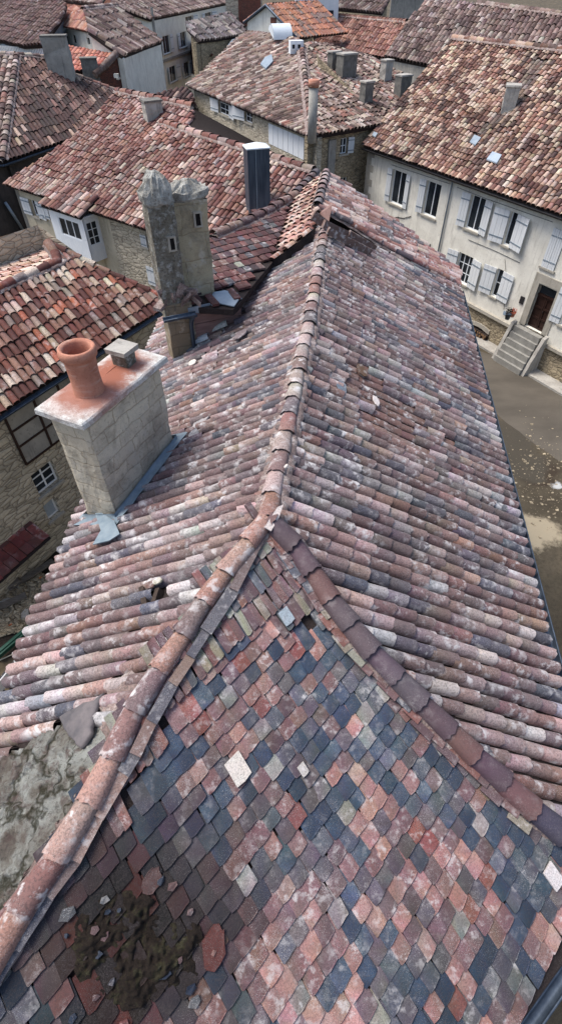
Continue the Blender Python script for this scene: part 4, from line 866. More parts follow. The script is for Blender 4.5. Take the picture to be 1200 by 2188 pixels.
caps_line('ridge_tiles', hC, [CL.hit(-40, 118)+A3(0, 0, .1), hp[3]+A3(0, 0, .1), hp[2]+A3(0, 0, .1), hp[1]+A3(0, 0, .08), hp[0]+A3(0, 0, .08)], .2, .6, PG, mat='tile_far')
gutter(hC, lowp-A3(0, .1, .12), a-A3(0, .1, .12), .1, 'flue_metal'); gutter(hC, a-A3(0, .1, .12), b-A3(0, .1, .12), .1, 'flue_metal')
c0 = CP.hit(134, 160); hc = over(c0, 112, 78)[2]-c0[2]; stack(hC, c0, 1.7, 1.1, hc, .15, 'plaster_grey', True, 'chimney', 'concrete_dark', .05)
W = WF(a, b, .4); wall(hC, W, -5, W.len+.5, GZ, -8.3, (), 'plaster_dark'); skirt(hC, shrink([a, b, hp[0], hp[2], hp[3]], CP, .5), GZ, (0,), 'plaster_dark')
mb = MB(); mb.tube([W.pt(*W.uz(8, 432), .15), W.pt(*W.uz(45, 490), .15)], .09); mb.tube([W.pt(*W.uz(45, 490), .15), W.pt(W.uz(45, 490)[0], GZ, .15)], .09); mb.build('downpipe', 'zinc', hC)

# ================================================================== house H, hipped roof behind, stone walls, white loft door
random.seed(71)
hH = thing('hipped_stone_house', 'stone house with hipped roof, white boarded loft door and pale pipe, behind the dark flue', 'house', tuple(A3(1, 42, GZ)))
EH = -7.6; a, b, c = PZ(400, 182, EH), PZ(666, 292, EH), PZ(806, 268, EH); HL = plane_eave(a, b, 25, A3(15, 60, 0))
tp = HL.hit(643, 100); cx = c+(c-b)*.25; HR = plane3(b, c, tp)
PL_ = [a, b, HL.hit(652, 190), tp]+[HL.hit(*p) for p in ((640, 84), (600, 78), (560, 70), (528, 68), (470, 120), (440, 150))]
S_ = Slope(HL, PL_, vdir=HL.hit(440, 185)-HL.hit(560, 128)); mb = MB(); canal(mb, S_, .29, .52, PG, 5, 2, 1.05, 1.5, None, .12, .465, .4, .08, .2); mb.build('roof', 'tile_far', hH)
PR_ = [b, cx, HR.hit(862, 215), HR.hit(866, 162), HR.hit(790, 122), HR.hit(700, 97), HR.hit(660, 92), tp, HR.hit(652, 190)]; S_ = Slope(HR, PR_); mb = MB(); canal(mb, S_, .29, .52, PG, 5, 2, 1.05, 1.4, None, .12, .465, .4, .08, .2); mb.build('roof', 'tile_far', hH)
caps_line('hip_tiles', hH, [tp+A3(0, 0, .1), (tp+b)/2+A3(0, 0, .12), b+A3(0, 0, .08)], .22, .6, PG, mat='tile_far', mw=1.8)
W = WF(a, b, .4); Lw = W.len; zt_ = EH-.1
y1 = R4(W, (466, 206), (488, 213), (484, 248)); y2 = R4(W, (522, 222), (538, 229), (535, 264)); y3 = R4(W, (473, 282), (494, 290), (494, 306))
ld0, ld1 = W.uz(573, 245)[0], W.uz(650, 300)[0]; lz = W.uz(649, 342)[1]; split_u = W.uz(576, 250)[0]
wall(hH, W, .5, Lw, GZ, zt_, [y1, y2, y3, (ld0, ld1, lz, -8.0)], 'rubble_pale')
window(hH, W, y1, 2, 3, 'LR', 1.3); window(hH, W, y2, 2, 3, 'L', 1.5); window(hH, W, y3, 2, 1, 'LR', .9)
mb = MB(); n = 7
for i in range(n): wbox(mb, W, ld0+(ld1-ld0)*i/n+.03, ld0+(ld1-ld0)*(i+1)/n-.02, lz, -8.0, -.1, .02)
lo = mb.build('loft_door', 'white_paint', hH)
W2 = WF(b, cx, .4); z1 = R4(W2, (728, 296), (743, 294), (738, 328)); z2 = R4(W2, (728, 380), (742, 378), (740, 402)); wall(hH, W2, 0.0, W2.len, GZ, zt_, [z1, z2], 'rubble'); window(hH, W2, z1, 2, 2, 'R', .45); window(hH, W2, z2, 2, 1, '')
mb = MB(); v0 = R4(W2, (701, 300), (716, 298), (712, 372)); wbox(mb, W2, v0[0], v0[1], v0[2], v0[3], .0, .12); mb.build('plaster_panel', 'plaster_grey', hH)
mb = MB(); pc = over(HL.hit(661, 286), 661, 286); pb_ = b+nrm(-b*A3(1, 1, 0))*.1; zt2 = over(pb_, 657, 186)[2]; mb.tube([A3(pb_[0], pb_[1], EH-.3), A3(pb_[0], pb_[1], zt2)], .28, seg=14); pp = mb.build('flue', 'concrete', hH)
mb = MB(); mb.tube([A3(pb_[0], pb_[1], zt2), A3(pb_[0], pb_[1], zt2+.35)], .33, seg=14); mb.build('chimney_pot', 'terracotta', pp)
skirt(hH, [W.pt(.5, zt_), W.pt(.5, zt_)-W.n*12+A3(0, 0, 3), W2.pt(W2.len, zt_)-W2.n*8+A3(0, 0, 3), W2.pt(W2.len, zt_)], GZ, (3,), 'rubble')
for (x, y, tx, ty, w1_, w2_, m_) in ((712, 150, 710, 112, .8, .6, 'concrete_dark'), (738, 166, 735, 116, 1.3, .8, 'concrete_dark'), (780, 222, 780, 176, .75, .6, 'concrete_dark'), (822, 174, 820, 130, .7, .6, 'concrete'), (856, 208, 856, 162, 1., .7, 'concrete_dark')):
    p = HR.hit(x, y); h_ = over(p, tx, ty)[2]-p[2]; stack(hH, p, w1_, w2_, h_, .6, m_, True, 'chimney', 'concrete')
p = HL.hit(632, 114); h_ = over(p, 631, 86)[2]-p[2]; mb = MB(); tx = W.t; ty = W.n; mb.box(p+A3(0, 0, h_/2), A3(.5, .1, 0), A3(-.1, .5, 0)*.7, A3(0, 0, h_/2)); dm = mb.build('dormer', 'white_paint', hH)
Wd = WF(p+A3(-.5, -.45, h_), p+A3(.5, -.25, h_)); window(hH, Wd, (.12, .45, p[2]+.25, p[2]+h_-.15), 1, 1, '', sill=False, depth=-.09, fw=.06); window(hH, Wd, (.55, .9, p[2]+.25, p[2]+h_-.15), 1, 1, '', sill=False, depth=-.09, fw=.06)
mb = MB(); q = [HL.up(.18).hit(*k) for k in ((580, 120), (583, 134), (568, 150), (556, 140), (566, 126))]; mb.prism(q, A3(0, 0, .12)); mb.build('roof_hatch', 'zinc', hH)
# white curved hood on the ridge of H
random.seed(72); pd = HL.hit(598, 88); mb = MB(); ax = nrm(A3(.9, .3, 0)); ay = A3(-ax[1], ax[0], 0); rr = .85; prev = None; hl_ = .8
for s_, flip in ((1., 0), (.93, 1)):
    rows_ = []
    for i in range(13):
        t_ = math.pi*(.02+.75*i/12); rows_.append(mb.pts([pd+ax*(hl_*k)+(-ay*math.cos(t_)*rr*s_)*1.+A3(0, 0, math.sin(t_)*rr*s_*1.15+.1) for k in (-1, -.5, 0, .5, 1)]))
    for r0, r1 in zip(rows_, rows_[1:]):
        for k in range(4): f = (r0+k, r0+k+1, r1+k+1, r1+k); mb.face(f if flip else f[::-1], 0, True)
for sx in (-1, 1): mb.poly([pd+ax*hl_*sx+(-ay*math.cos(t_)*rr*.96)+A3(0, 0, math.sin(t_)*rr*1.1+.1) for t_ in [math.pi*(.02+.75*i/12) for i in range(13)]])
hood = mb.build('hood', 'white_plastic', hH)

# ================================================================== house I, cream facade with shutters on the right
random.seed(81)
hI = thing('cream_house', 'long cream house with pale blue shutters, stone steps and dark panelled door', 'house', tuple(A3(10, 32, GZ)))
EI = -8.5; a, b = PZ(776, 312, EI), PZ(1200, 460, EI); b2 = a+(b-a)*1.35; IP = plane_eave(a, b, 26, A3(30, 50, 0))
P3 = [a, b2]+[IP.hit(*p) for p in ((1330, 130), (1200, 112), (1000, 84), (966, 88), (870, 200))]
S_ = Slope(IP, P3, vdir=IP.hit(776, 312)-IP.hit(966, 88)); mb = MB()
drk = [S_.px(*p) for p in ((1140, 125), (1170, 130), (1110, 230), (1060, 260), (1085, 225))]; drk2 = [S_.px(*p) for p in ((1085, 225), (1100, 235), (1030, 290), (1010, 310), (1000, 300), (1050, 260))]
def modI(u, v): return (.6, lin((86, 76, 70)), .75) if inside(drk, (u, v)) or inside(drk2, (u, v)) else None
canal(mb, S_, .275, .45, PI, 6, 2, 1.05, 1.1, modI, .1, .465, .45, .05, .2); mb.build('roof', 'tile_far', hI)
caps_line('ridge_tiles', hI, [IP.hit(1330, 128)+A3(0, 0, .1), IP.hit(1200, 112)+A3(0, 0, .1), IP.hit(966, 86)+A3(0, 0, .1)], .22, .6, PI, mat='tile_far', mw=1.4)
caps_line('verge_tiles', hI, [IP.hit(966, 88)+A3(0, 0, .05), IP.hit(870, 200)+A3(0, 0, .05), a+A3(0, 0, .05)], .16, .6, PI, mat='tile_far')
p = IP.hit(1084, 232); h_ = over(p, 1090, 184)[2]-p[2]; stack(hI, p, .75, .9, h_, -.3, 'concrete', True, 'chimney', 'concrete')
mb = MB(); mb.prism([IP.up(.2).hit(*k) for k in ((1050, 326), (1070, 333), (1060, 350), (1038, 342))], A3(0, 0, .06)); mb.build('skylight', 'sky_glass', hI)
mb = MB(); mb.prism([IP.up(.2).hit(*k) for k in ((1012, 290), (1026, 296), (1014, 312), (1002, 305))], A3(0, 0, .06)); mb.build('metal_patch', 'zinc', hI); mb = MB(); mb.prism([IP.up(.2).hit(*k) for k in ((798, 283), (806, 286), (801, 294), (794, 290))], A3(0, 0, .05)); mb.build('metal_patch', 'zinc', hI)
gutter(hI, a+A3(-.08, -.05, -.1), b2+A3(-.08, -.05, -.1), .1, 'iron')
W = WF(a, b, .35); Lw = float((b2-a)[:2]@W.t[:2]); zt_ = EI-.12
q = W.uz
win = [((840, 361), (869, 373), (861, 444), 'LR', 2, 1, .42), ((913, 385), (943, 396), (931, 469), 'L', 2, 1, .5), ((1008, 415), (1038, 428), (1020, 498), 'LR', 2, 1, .62), ((1092, 451), (1107, 456), (1086, 528), 'LR', 1, 1, .95),
       ((981, 538), (1012, 547), (998, 612), 'LR', 3, 3, .8), ((1063, 573), (1076, 578), (1057, 636), 'LR', 1, 2, .85), ((1184, 486), (1212, 498), (1195, 585), 'C', 2, 1, .6), ((1222, 622), (1250, 632), (1216, 704), 'L', 2, 1, .6)]
ops = [R4(W, *k[:3]) for k in win]; door = R4(W, (1152, 606), (1190, 624), (1152, 712))
uu = {round(o[0], 3): 0 for o in ops}
plz = q(1020, 655)[1]; z_land = door[2]
wall(hI, W, .1, Lw, plz, zt_, ops+[(door[0], door[1], plz, door[3])] if plz > z_land else ops+[door], 'plaster')
for o_, k in zip(ops, win): window(hI, W, o_, k[4], k[5], k[3], k[6], surround=True)
# stone lower storey
pops = [(q(1000, 700)[0], q(1045, 712)[0], GZ, plz-1.15)]
wall(hI, W, -.05, door[0]-.35, GZ, plz-.003, pops, 'rubble', .5, 'plinth'); wall(hI, W, door[1]+.35, Lw, GZ, plz-.003, (), 'rubble', .5, 'plinth'); wall(hI, W, door[0]-.347, door[1]+.347, GZ, z_land-.003, (), 'rubble', .4, 'plinth')
mb = MB(); wbox(mb, W, 0, door[0]-.7, plz-.16, plz+.02, .0, .16, .01); wbox(mb, W, door[1]+.5, Lw, plz-.16, plz+.02, .0, .16, .01); mb.build('string_course', 'stone_trim', hI)
mb = MB(); wbox(mb, W, pops[0][0], pops[0][1], GZ, pops[0][3], -1.2, -1.1); mb.build('recess', 'soot_and_dark', hI)  # back panel behind the logs, near black all over
mb = MB(); n = 12; u0, u1, zt3 = pops[0][0], pops[0][1], pops[0][3]
for i in range(n): f = (i+.5)/n; mb.box(W.pt(u0+(u1-u0)*f, zt3+.05+.14*math.sin(math.pi*f), .02), W.t*(u1-u0)/n*.48, W.n*.06, A3(0, 0, .12), jit=.01)
mb.build('arch', 'stone_trim', hI)
# door with stone surround
du0, du1, dz0, dz1 = door; mb = MB(); wbox(mb, W, du0-.38, du0, z_land, dz1+.05, -.3, .05); wbox(mb, W, du1, du1+.38, z_land, dz1+.05, -.3, .05); wbox(mb, W, du0-.38, du1+.38, dz1+.05, dz1+.5, -.3, .05); mb.build('door_surround', 'stone_trim', hI)
mb = MB(); wbox(mb, W, du0, du1, dz0, dz1, -.3, -.25); dm_ = (du0+du1)/2; zf = dz1-(dz1-dz0)*.26
for (s0, s1) in ((du0, dm_-.01), (dm_+.01, du1)):
    wbox(mb, W, s0, s0+.08, dz0, zf, -.25, -.2); wbox(mb, W, s1-.08, s1, dz0, zf, -.25, -.2)
    for z in (dz0, dz0+(zf-dz0)*.30, dz0+(zf-dz0)*.62, zf-.1): wbox(mb, W, s0+.08, s1-.08, z, z+.1, -.25, -.2)
wbox(mb, W, du0, du1, zf, zf+.1, -.25, -.16); dob = mb.build('door', 'wood_dark', hI)
mb = MB(); wbox(mb, W, du0+.05, du1-.05, zf+.12, dz1-.03, -.25, -.235); mb.build('fanlight', 'glass_dark', dob)
mb = MB(); c = W.pt(dm_+.06, dz0+1.0, -.18); mb.lathe(c, [(.0, -.03), (.03, -.02), (.03, .02), (0, .03)], 8); mb.build('handle', 'iron', dob)
# quoins, patches, sills, plates
mb = MB(); z = zt_-.05; k = 0
while z > GZ+.3: h_ = .42; wbox(mb, W, .09, .55 if k % 2 else .85, z-h_+.01, z, -.02, .02+.0, .0); z -= h_; k += 1
mb.build('quoin', 'stone_trim', hI)
mb = MB(); o_ = R4(W, (887, 506), (920, 519), (919, 528)); wbox(mb, W, *o_, 0, .06, .01); mb.build('old_lintel', 'concrete_dark', hI)
mb = MB(); o_ = R4(W, (1113, 632), (1121, 636), (1115, 650)); wbox(mb, W, *o_, -.0, .05); mb.build('letter_box', 'iron', hI)
mb = MB(); o_ = R4(W, (1076, 664), (1090, 668), (1083, 676)); wbox(mb, W, *o_, .0, .03); mb.build('wall_plate', 'blue_plate', hI)
mb = MB(); d_u = q(966, 400)[0]; mb.tube([W.pt(d_u, zt_+.0, .22), W.pt(d_u, zt_-.25, .1), W.pt(d_u, GZ+.2, .08)], .05); mb.build('downpipe', 'zinc', hI)
mb = MB(); P_ = [W.pt(*q(*k_), .03) for k_ in ((832, 468), (848, 464), (862, 466), (878, 462))]; mb.tube(P_, .02, seg=5); mb.tube([W.pt(*q(850, 462), .03), W.pt(*q(848, 484), .03)], .018, seg=5); mb.build('wall_bracket', 'iron', hI)
skirt(hI, [W.pt(.1, zt_), W.pt(.1, zt_)-W.n*9+A3(0, 0, 4.0), W.pt(Lw, zt_)-W.n*9+A3(0, 0, 4.0), W.pt(Lw, zt_)], GZ, (3,), 'plaster')
for pts_ in (((836, 352), (900, 372), (962, 392)), ((976, 400), (1040, 424), (1120, 452), (1180, 474)), ((1000, 512), (1060, 536), (1110, 560)), ((1078, 552), (1082, 600), (1076, 660))):
    mb = MB(); P_ = [W.pt(*q(*k_), .02) for k_ in pts_]; mb.tube([p+A3(0, 0, -.03*math.sin(i)) for i, p in enumerate(P_)], .012, seg=4); mb.build('cable', 'iron', hI)
# steps
st = [W.pt(du0-.25, 0, .0), W.pt(du1+.25, 0, .0)]; nst = 6; rise = (z_land-GZ)/nst; mb = MB()
for i in range(nst): zt4 = z_land-rise*i; o1_ = .5+i*.16; wbox(mb, W, du0-.3-.02*i, du1+.3+.02*i, GZ, zt4, .17 if i == 0 else o1_-.16+.001, o1_, .006)
steps = mb.build('steps', 'step_stone', hI)
for s0, s1 in ((du0-.62, du0-.42), (du1+.42, du1+.62)):
    mb = MB(); prof = [(.17, z_land+.15), (.45, z_land+.05), (.7, z_land-rise*1.9), (1.1, GZ+.25), (1.2, GZ), (.17, GZ)]; mb.prism([W.pt(s0, z, o) for o, z in prof], W.t*(s1-s0)); mb.build('step_wall', 'concrete', hI)
IW = W; IDOOR = door; IPLZ = plz; IREC = pops[0]
# ================================================================== far houses
random.seed(91)
def far_house(name, label, eave, z, pitch, roofpx, P, upref, sp=.42, ex=.75, wmat='plaster_grey', wins=(), wu=None, inset=.4, seg=4, seed=1, vdir=None, zbot=None, matr='tile_far', ridge=None):
    random.seed(seed); a, b = PZ(*eave[0], z), PZ(*eave[1], z); pl = plane_eave(a, b, pitch, upref)
    th_ = thing(name, label, 'house', tuple(A3((a+b)[0]/2, (a+b)[1]/2+3, GZ)))
    P3 = [pl.hit(*p) for p in roofpx]; S_ = Slope(pl, P3, vdir=(pl.hit(*vdir[1])-pl.hit(*vdir[0])) if vdir else None); mb = MB(); canal(mb, S_, sp, ex, P, seg, 2, 1.1, .9, None, .08, .45, .4, .06, .2); mb.build('roof', matr, th_)
    if ridge: caps_line('ridge_tiles', th_, [pl.hit(*p)+A3(0, 0, .1) for p in ridge], sp*.55, .7, P, mat=matr, seg=6)
    W = WF(a, b, inset*.3); u0, u1 = (-.0, W.len) if wu is None else (W.uz(*wu[0])[0], W.uz(*wu[1])[0]); ops = [R4(W, *k[:3]) for k in wins]
    wall(th_, W, u0, u1, GZ, z-.12, ops, wmat)
    for o_, k in zip(ops, wins): window(th_, W, o_, 2, 1, k[3], (o_[1]-o_[0])*k[4])
    skirt(th_, shrink(P3, pl, .5, -.25), GZ, (0,) if wins and len(wins) > 2 else (), wmat, 0.)
    return th_, pl, W
# J: ribbed brown roof and the long roof, top right
far_house('brown_roof_house', 'low house with ribbed brown roof between hipped stone house and long grey roof', ((660, 92), (828, 128)), -7.5, 27, ((660, 92), (828, 128), (868, 50), (716, 36), (700, 55)), pal(((136, 96, 82), 4), ((160, 124, 108), 2), ((110, 72, 62), 3)), A3(5, 190, 0), .55, 1.0, seed=5, vdir=((800, 60), (770, 105)), ridge=((716, 36), (868, 50)))
far_house('long_roof_house', 'very long house with grey brown roof behind the cream house, top right corner', ((820, 122), (910, 140)), -7.2, 27, ((820, 122), (910, 140), (1330, 228), (1330, 52), (1200, 32), (1020, 10), (912, 0), (870, 48)), PK, A3(30, 90, 0), .5, .9, seed=6, vdir=((960, 40), (925, 95)), ridge=((1330, 52), (1020, 10)), wmat='plaster_grey')
# K: top-left group
h, pl, W = far_house('shuttered_house', 'tall tan house with five shuttered windows, top of the picture left of centre', ((326, 42), (484, 8)), -4.6, 25, ((322, 42), (484, 8), (484, -30), (238, -30), (238, 14)), PK, A3(-70, 99, 0), .45, .8, 'plaster',
    [((346, 78), (362, 74), (365, 112), 'LR', .35), ((384, 70), (397, 67), (399, 99), 'L', .5), ((361, 144), (376, 141), (378, 172), 'LR', .35), ((392, 135), (404, 132), (406, 162), 'LR', .35), ((396, 36), (412, 32), (413, 45), 'R', .5), ((437, 28), (452, 25), (453, 38), 'LR', .4)], seed=7)
mb = MB()
for y in ((420, 122), ): u0, z0 = W.uz(346, 132); wbox(mb, W, u0, W.len, z0-.12, z0+.12, 0, .12)
u0, z0 = W.uz(335, 100); wbox(mb, W, .0, .5, GZ, -3.6, .0, .14); mb.build('cornice', 'plaster_grey', h)
h, pl, W = far_house('pale_walled_house', 'house with cream side wall and brown roof, behind the tall grey chimney at top left', ((262, 121), (346, 92)), -5.6, 27, ((190, 68), (262, 121), (346, 90), (250, 16), (178, 24)), PK, A3(-25, 99, 0), .5, .9, 'plaster', [((251, 158), (254, 157), (255, 166), '', .1)], seed=8, ridge=((178, 24), (250, 16)))
random.seed(9)
# its lower left facet, side wall and the red lean-to
v1, v2 = pl.hit(192, 68), pl.hit(178, 26); v0 = PZ(99, 50, v1[2]); fpn = plane3(v0, v1, v2); S_ = Slope(fpn, [v0, v1, fpn.hit(180, 26), fpn.hit(162, 14)]); mb = MB(); canal(mb, S_, .4, .8, pal(((182, 128, 108), 3), ((160, 108, 92), 3), ((200, 160, 140), 1)), 4, 2, 1., 1., None, .1); mb.build('roof', 'tile_far', h)
WW = WF(v0, v1, .3); wn_ = [R4(WW, (154, 74), (161, 75), (161, 92)), R4(WW, (185, 80), (191, 81), (191, 95))]; wall(h, WW, 0, WW.len, GZ, v1[2]-.15, wn_, 'plaster')
for o_ in wn_: window(h, WW, o_, 1, 1, '', frame='wood_dark', sill=False)
v3 = pl.hit(262, 121); mb = MB(); gn = nrm(np.cross(v3-v1, A3(0, 0, 1))); k1, k3 = v1-A3(0, 0, .15), v3-A3(0, 0, .15); mb.prism([A3(k1[0], k1[1], GZ), A3(k3[0], k3[1], GZ), k3, k1], gn*.3 if gn[1] > 0 else -gn*.3); mb.build('gable', 'plaster', h)
Wv = WF(v1, v3); T0, T1 = Wv.pt(*Wv.uz(195, 108), .03), Wv.pt(*Wv.uz(250, 117), .03); T0 = T1-(T1-T0)*2.6; lo_ = (T0+T1)/2+Wv.n*4-A3(0, 0, 1.5); rl = plane3(T0, T1, lo_)
S_ = Slope(rl, [rl.hit(*p) for p in ((75, 113), (112, 150), (160, 153), (208, 148), (250, 117), (144, 98))]); mb = MB(); canal(mb, S_, .4, .8, PRED, 5, 2, .5, .6, None, .05); mb.build('lean_to_roof', 'tile_far', h)
skirt(h, [p-A3(0, 0, .2) for p in S_.P3], GZ, (), 'brick_red', 0.)
p = rl.hit(194, 152); stack(h, p, 1.3, 1.0, .8, .3, 'concrete_dark', True, 'chimney')
va, vb = rl.hit(250, 119), rl.hit(203, 160); d_ = nrm(vb-va); mb = MB(); mb.tube([va+A3(0, 0, .15), (va+vb)/2+A3(.1, -.1, .1), vb], .28, seg=7, col=lin((110, 92, 84))); mb.build('verge', 'tile_far', h)
mb = MB(); W4 = WF(PZ(262, 121, -5.7), PZ(346, 92, -5.7), .38); o_ = R4(W4, (296, 194), (330, 188), (330, 206)); wbox(mb, W4, *o_, -.05, .03, .05); mb.build('brick_patch', 'brick_red', h)
# far left dark roof with slatted balcony
far_house('slatted_house', 'house with big plain dark roof over pale vertical slats, top left corner', ((0, 90), (96, 98)), -5., 24, ((-40, 80), (0, 88), (50, 99), (92, 97), (136, 35), (142, 10), (100, -20), (-40, -20)), pal(((112, 88, 82), 4), ((128, 104, 98), 2), ((96, 76, 72), 2)), A3(-40, 120, 0), .4, .6, 'zinc', seed=10)
sh = [o for o in bpy.data.objects if o.name.startswith('slatted_house')][0]; Wz = WF(PZ(-20, 90, -5.), PZ(100, 98, -5.), .2); mb = MB()
for i in range(34): u = Wz.len*i/34; wbox(mb, Wz, u, u+Wz.len/34*.55, -8.2, -5.2, .05, .12)
mb.build('slats', 'shutter_paint', sh)
# small lean-to roofs and gable house, top centre
h, pl, W = far_house('lean_to_house', 'small building with grey ribbed mono-pitch roof and brick end, right of the shuttered house', ((420, 88), (524, 74)), -6.2, 25, ((400, 62), (424, 89), (470, 84), (526, 73), (518, 56), (490, 28), (397, 50)), pal(((120, 116, 116), 3), ((96, 88, 88), 3), ((150, 142, 138), 2)), A3(0, 99, 0), .5, .9, 'rubble', seed=11)
mb = MB(); q1 = [pl.hit(*p) for p in ((484, 100), (500, 80), (524, 76), (526, 98), (505, 108))]; q1 = [PZ(x, y, -6.4) for x, y in ((484, 100), (500, 78), (524, 74), (526, 98), (505, 110))]; mb.prism(q1, A3(0, 0, -1.5)); mb.build('flat_roof', 'sky_glass', h)
mb = MB(); q1 = [PZ(*k) for k in ((409, 76, -6.6), (455, 118, -7.5), (414, 160, -10.5), (404, 150, -12))]; mb.prism(q1, A3(0, 1, 0)); mb.build('end_wall', 'brick_red', h)
far_house('shed', 'low dark brown roof between the shuttered house and the hipped stone house', ((345, 222), (418, 228)), -8.6, 20, ((330, 206), (345, 222), (418, 230), (412, 205), (397, 186)), PC, A3(-5, 80, 0), .45, .8, 'plaster_dark', seed=12)
# gabled house facing the camera
gh = thing('gabled_house', 'small cream gable with a brown brick strip and orange tile roof, top centre', 'house', tuple(A3(0, 75, GZ)))
zg = -4.2; gl, gr = PZ(527, 47, -5.0), PZ(636, 79, -5.9); Wg = WF(gl, gr); ug, zgz = Wg.uz(572, 13); ul, zl = Wg.uz(528, 46); ur, zr = Wg.uz(634, 78)
mb = MB(); mb.prism([Wg.pt(ul, GZ), Wg.pt(ur, GZ), Wg.pt(ur, zr), Wg.pt(ug, zgz), Wg.pt(ul, zl)], -Wg.n*.4); mb.build('gable', 'plaster', gh)
mb = MB(); us0, us1 = Wg.uz(578, 40)[0], Wg.uz(590, 40)[0]; wbox(mb, Wg, us0, us1, GZ, zgz-.9, .0, .05); mb.build('brick_strip', 'brick_red', gh)
apx = Wg.pt(ug, zgz+.1, .3); rr_ = Wg.pt(ur+.4, zr-.15, .3); ll_ = Wg.pt(ul-.3, zl-.1, .3); bk = -Wg.n*9; bk[2] = 0
for tri, nm in (((apx, rr_, rr_+bk, apx+bk), 1), ((apx, apx+bk, ll_+bk, ll_), 2)):
    pl = plane3(*tri[:3]); S_ = Slope(pl, [pl.drop(p) for p in tri]); mb = MB(); canal(mb, S_, .5, .9, pal(((176, 120, 92), 3), ((150, 104, 86), 3), ((120, 100, 92), 2)), 4, 2, .85, 1., None, .1); mb.build('roof', 'tile_far', gh)
mb = MB(); mb.tube([ll_+Wg.n*.05, apx+Wg.n*.05, rr_+Wg.n*.05], .12, seg=6); mb.build('verge_board', 'flue_metal', gh)
# tower fragment, pale block and a few roofs closing the top edge
tw = thing('ruined_tower', 'broken masonry block with exposed red brick, at the top edge left of the cream gable', 'building', tuple(A3(-3, 85, GZ)))
mb = MB(); W5 = WF(PZ(484, 40, -5), PZ(560, 40, -5)); W5.a[2] = 0; mb.prism([W5.pt(0, GZ), W5.pt(W5.len, GZ), W5.pt(W5.len, -1.), W5.pt(0, -1.)], -W5.n*3); mb.build('wall', 'rubble_pale', tw)
mb = MB(); u0 = W5.len*.34; mb.prism([W5.pt(u0, -6), W5.pt(W5.len*.95, -5.), W5.pt(W5.len*.98, -1.2), W5.pt(u0*1.05, -1.1)], W5.n*.1); mb.build('brick_core', 'brick_red', tw)
pb = thing('pale_building', 'white washed building with sloping side wall, at the top edge right of the cream gable', 'building', tuple(A3(6, 95, GZ)))
mb = MB(); W6 = WF(PZ(630, 60, -6), PZ(720, 60, -6)); mb.prism([W6.pt(0, GZ), W6.pt(W6.len, GZ), W6.pt(W6.len, -2.5), W6.pt(0, 0.)], -W6.n*4); mb.build('wall', 'white_plastic', pb)
mb = MB(); o_ = R4(W6, (684, 22), (712, 18), (710, 38)); wbox(mb, W6, *o_, 0, .1); mb.build('window', 'glass_dark', pb)
mb = MB(); pr = [W6.pt(.5, -9, .1), W6.pt(3, -8, .1), W6.pt(3.2, -4, .1), W6.pt(.2, -5.5, .1)]; mb.prism(pr, W6.n*.1); mb.build('timber_wall', 'wood_grey', pb)
far_house('grey_roof_house', 'house with grey ribbed roof cut by the top edge, above the steep brown roof', ((700, 22), (815, 30)), -5.2, 24, ((700, 18), (815, 30), (836, -10), (700, -20)), PK, A3(10, 140, 0), .6, 1.0, 'rubble', seed=13)
far_house('cut_off_house', 'pale walled house cut by the top edge, just left of the long grey brown roof', ((836, -6), (915, -6)), -4.6, 24, ((836, -6), (915, -6), (915, -40), (836, -40)), PK, A3(10, 140, 0), .6, 1.0, 'plaster_grey', seed=14)
far_house('red_trim_house', 'house with reddish wall and tile roof cut by the top edge, above the slatted roof', ((100, 8), (215, 26)), -4.6, 20, ((95, -2), (215, 12), (240, -30), (90, -30)), PK, A3(-40, 150, 0), .6, 1.0, 'terracotta', seed=15)

# ================================================================== ground
t = NT('ground', .97); v = t.coord(); n1 = t.noise(v, .35, 6, .6); n2 = t.noise(v, 6, 6, .75); n3 = t.noise(v, 45, 3, .7)
nb_ = t.noise(v, .45, 3, .5)
base = t.ramp(n1, [(.3, (.055, .044, .030)), (.5, (.095, .078, .052)), (.7, (.15, .12, .08))]); base = t.mix(t.ramp(n2, [(.45, 0.), (.65, .6)]), base, (.05, .038, .026))
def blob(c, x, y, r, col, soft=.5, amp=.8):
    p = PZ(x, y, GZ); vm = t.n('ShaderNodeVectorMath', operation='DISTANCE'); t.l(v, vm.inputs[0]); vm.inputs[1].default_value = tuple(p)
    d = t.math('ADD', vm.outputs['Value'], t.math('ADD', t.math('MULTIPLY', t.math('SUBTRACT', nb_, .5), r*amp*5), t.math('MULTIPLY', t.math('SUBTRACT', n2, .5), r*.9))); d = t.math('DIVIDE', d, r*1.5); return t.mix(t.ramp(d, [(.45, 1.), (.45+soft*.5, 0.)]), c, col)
c = blob(base, 1130, 1140, 1.5, (.42, .35, .24), .5); c = blob(c, 1195, 1040, .75, (.50, .50, .49), .2, 1.2); c = blob(c, 1150, 1010, 1.3, (.05, .036, .024), .4); c = blob(c, 1060, 960, 2.4, (.07, .06, .045), .6)  # first blob paints the sunlit patch of street into the ground colour
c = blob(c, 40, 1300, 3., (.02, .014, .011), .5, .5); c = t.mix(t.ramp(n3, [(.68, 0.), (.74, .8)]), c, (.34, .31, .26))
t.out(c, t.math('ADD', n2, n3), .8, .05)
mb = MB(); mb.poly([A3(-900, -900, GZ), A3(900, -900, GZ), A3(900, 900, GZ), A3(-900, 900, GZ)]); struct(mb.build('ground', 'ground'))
t = NT('asphalt', .9); v = t.coord(); n1 = t.noise(t.coord('Object', (.5, 1, 1)), .5, 5, .6); n2 = t.noise(v, 30, 4, .8)
c = t.ramp(n1, [(.35, (.078, .067, .053)), (.65, (.122, .105, .083))]); c = t.mix(t.ramp(n2, [(.5, 0.), (.7, .5)]), c, (.06, .055, .05)); t.out(c, n2, .5, .02)
e = []; random.seed(4)
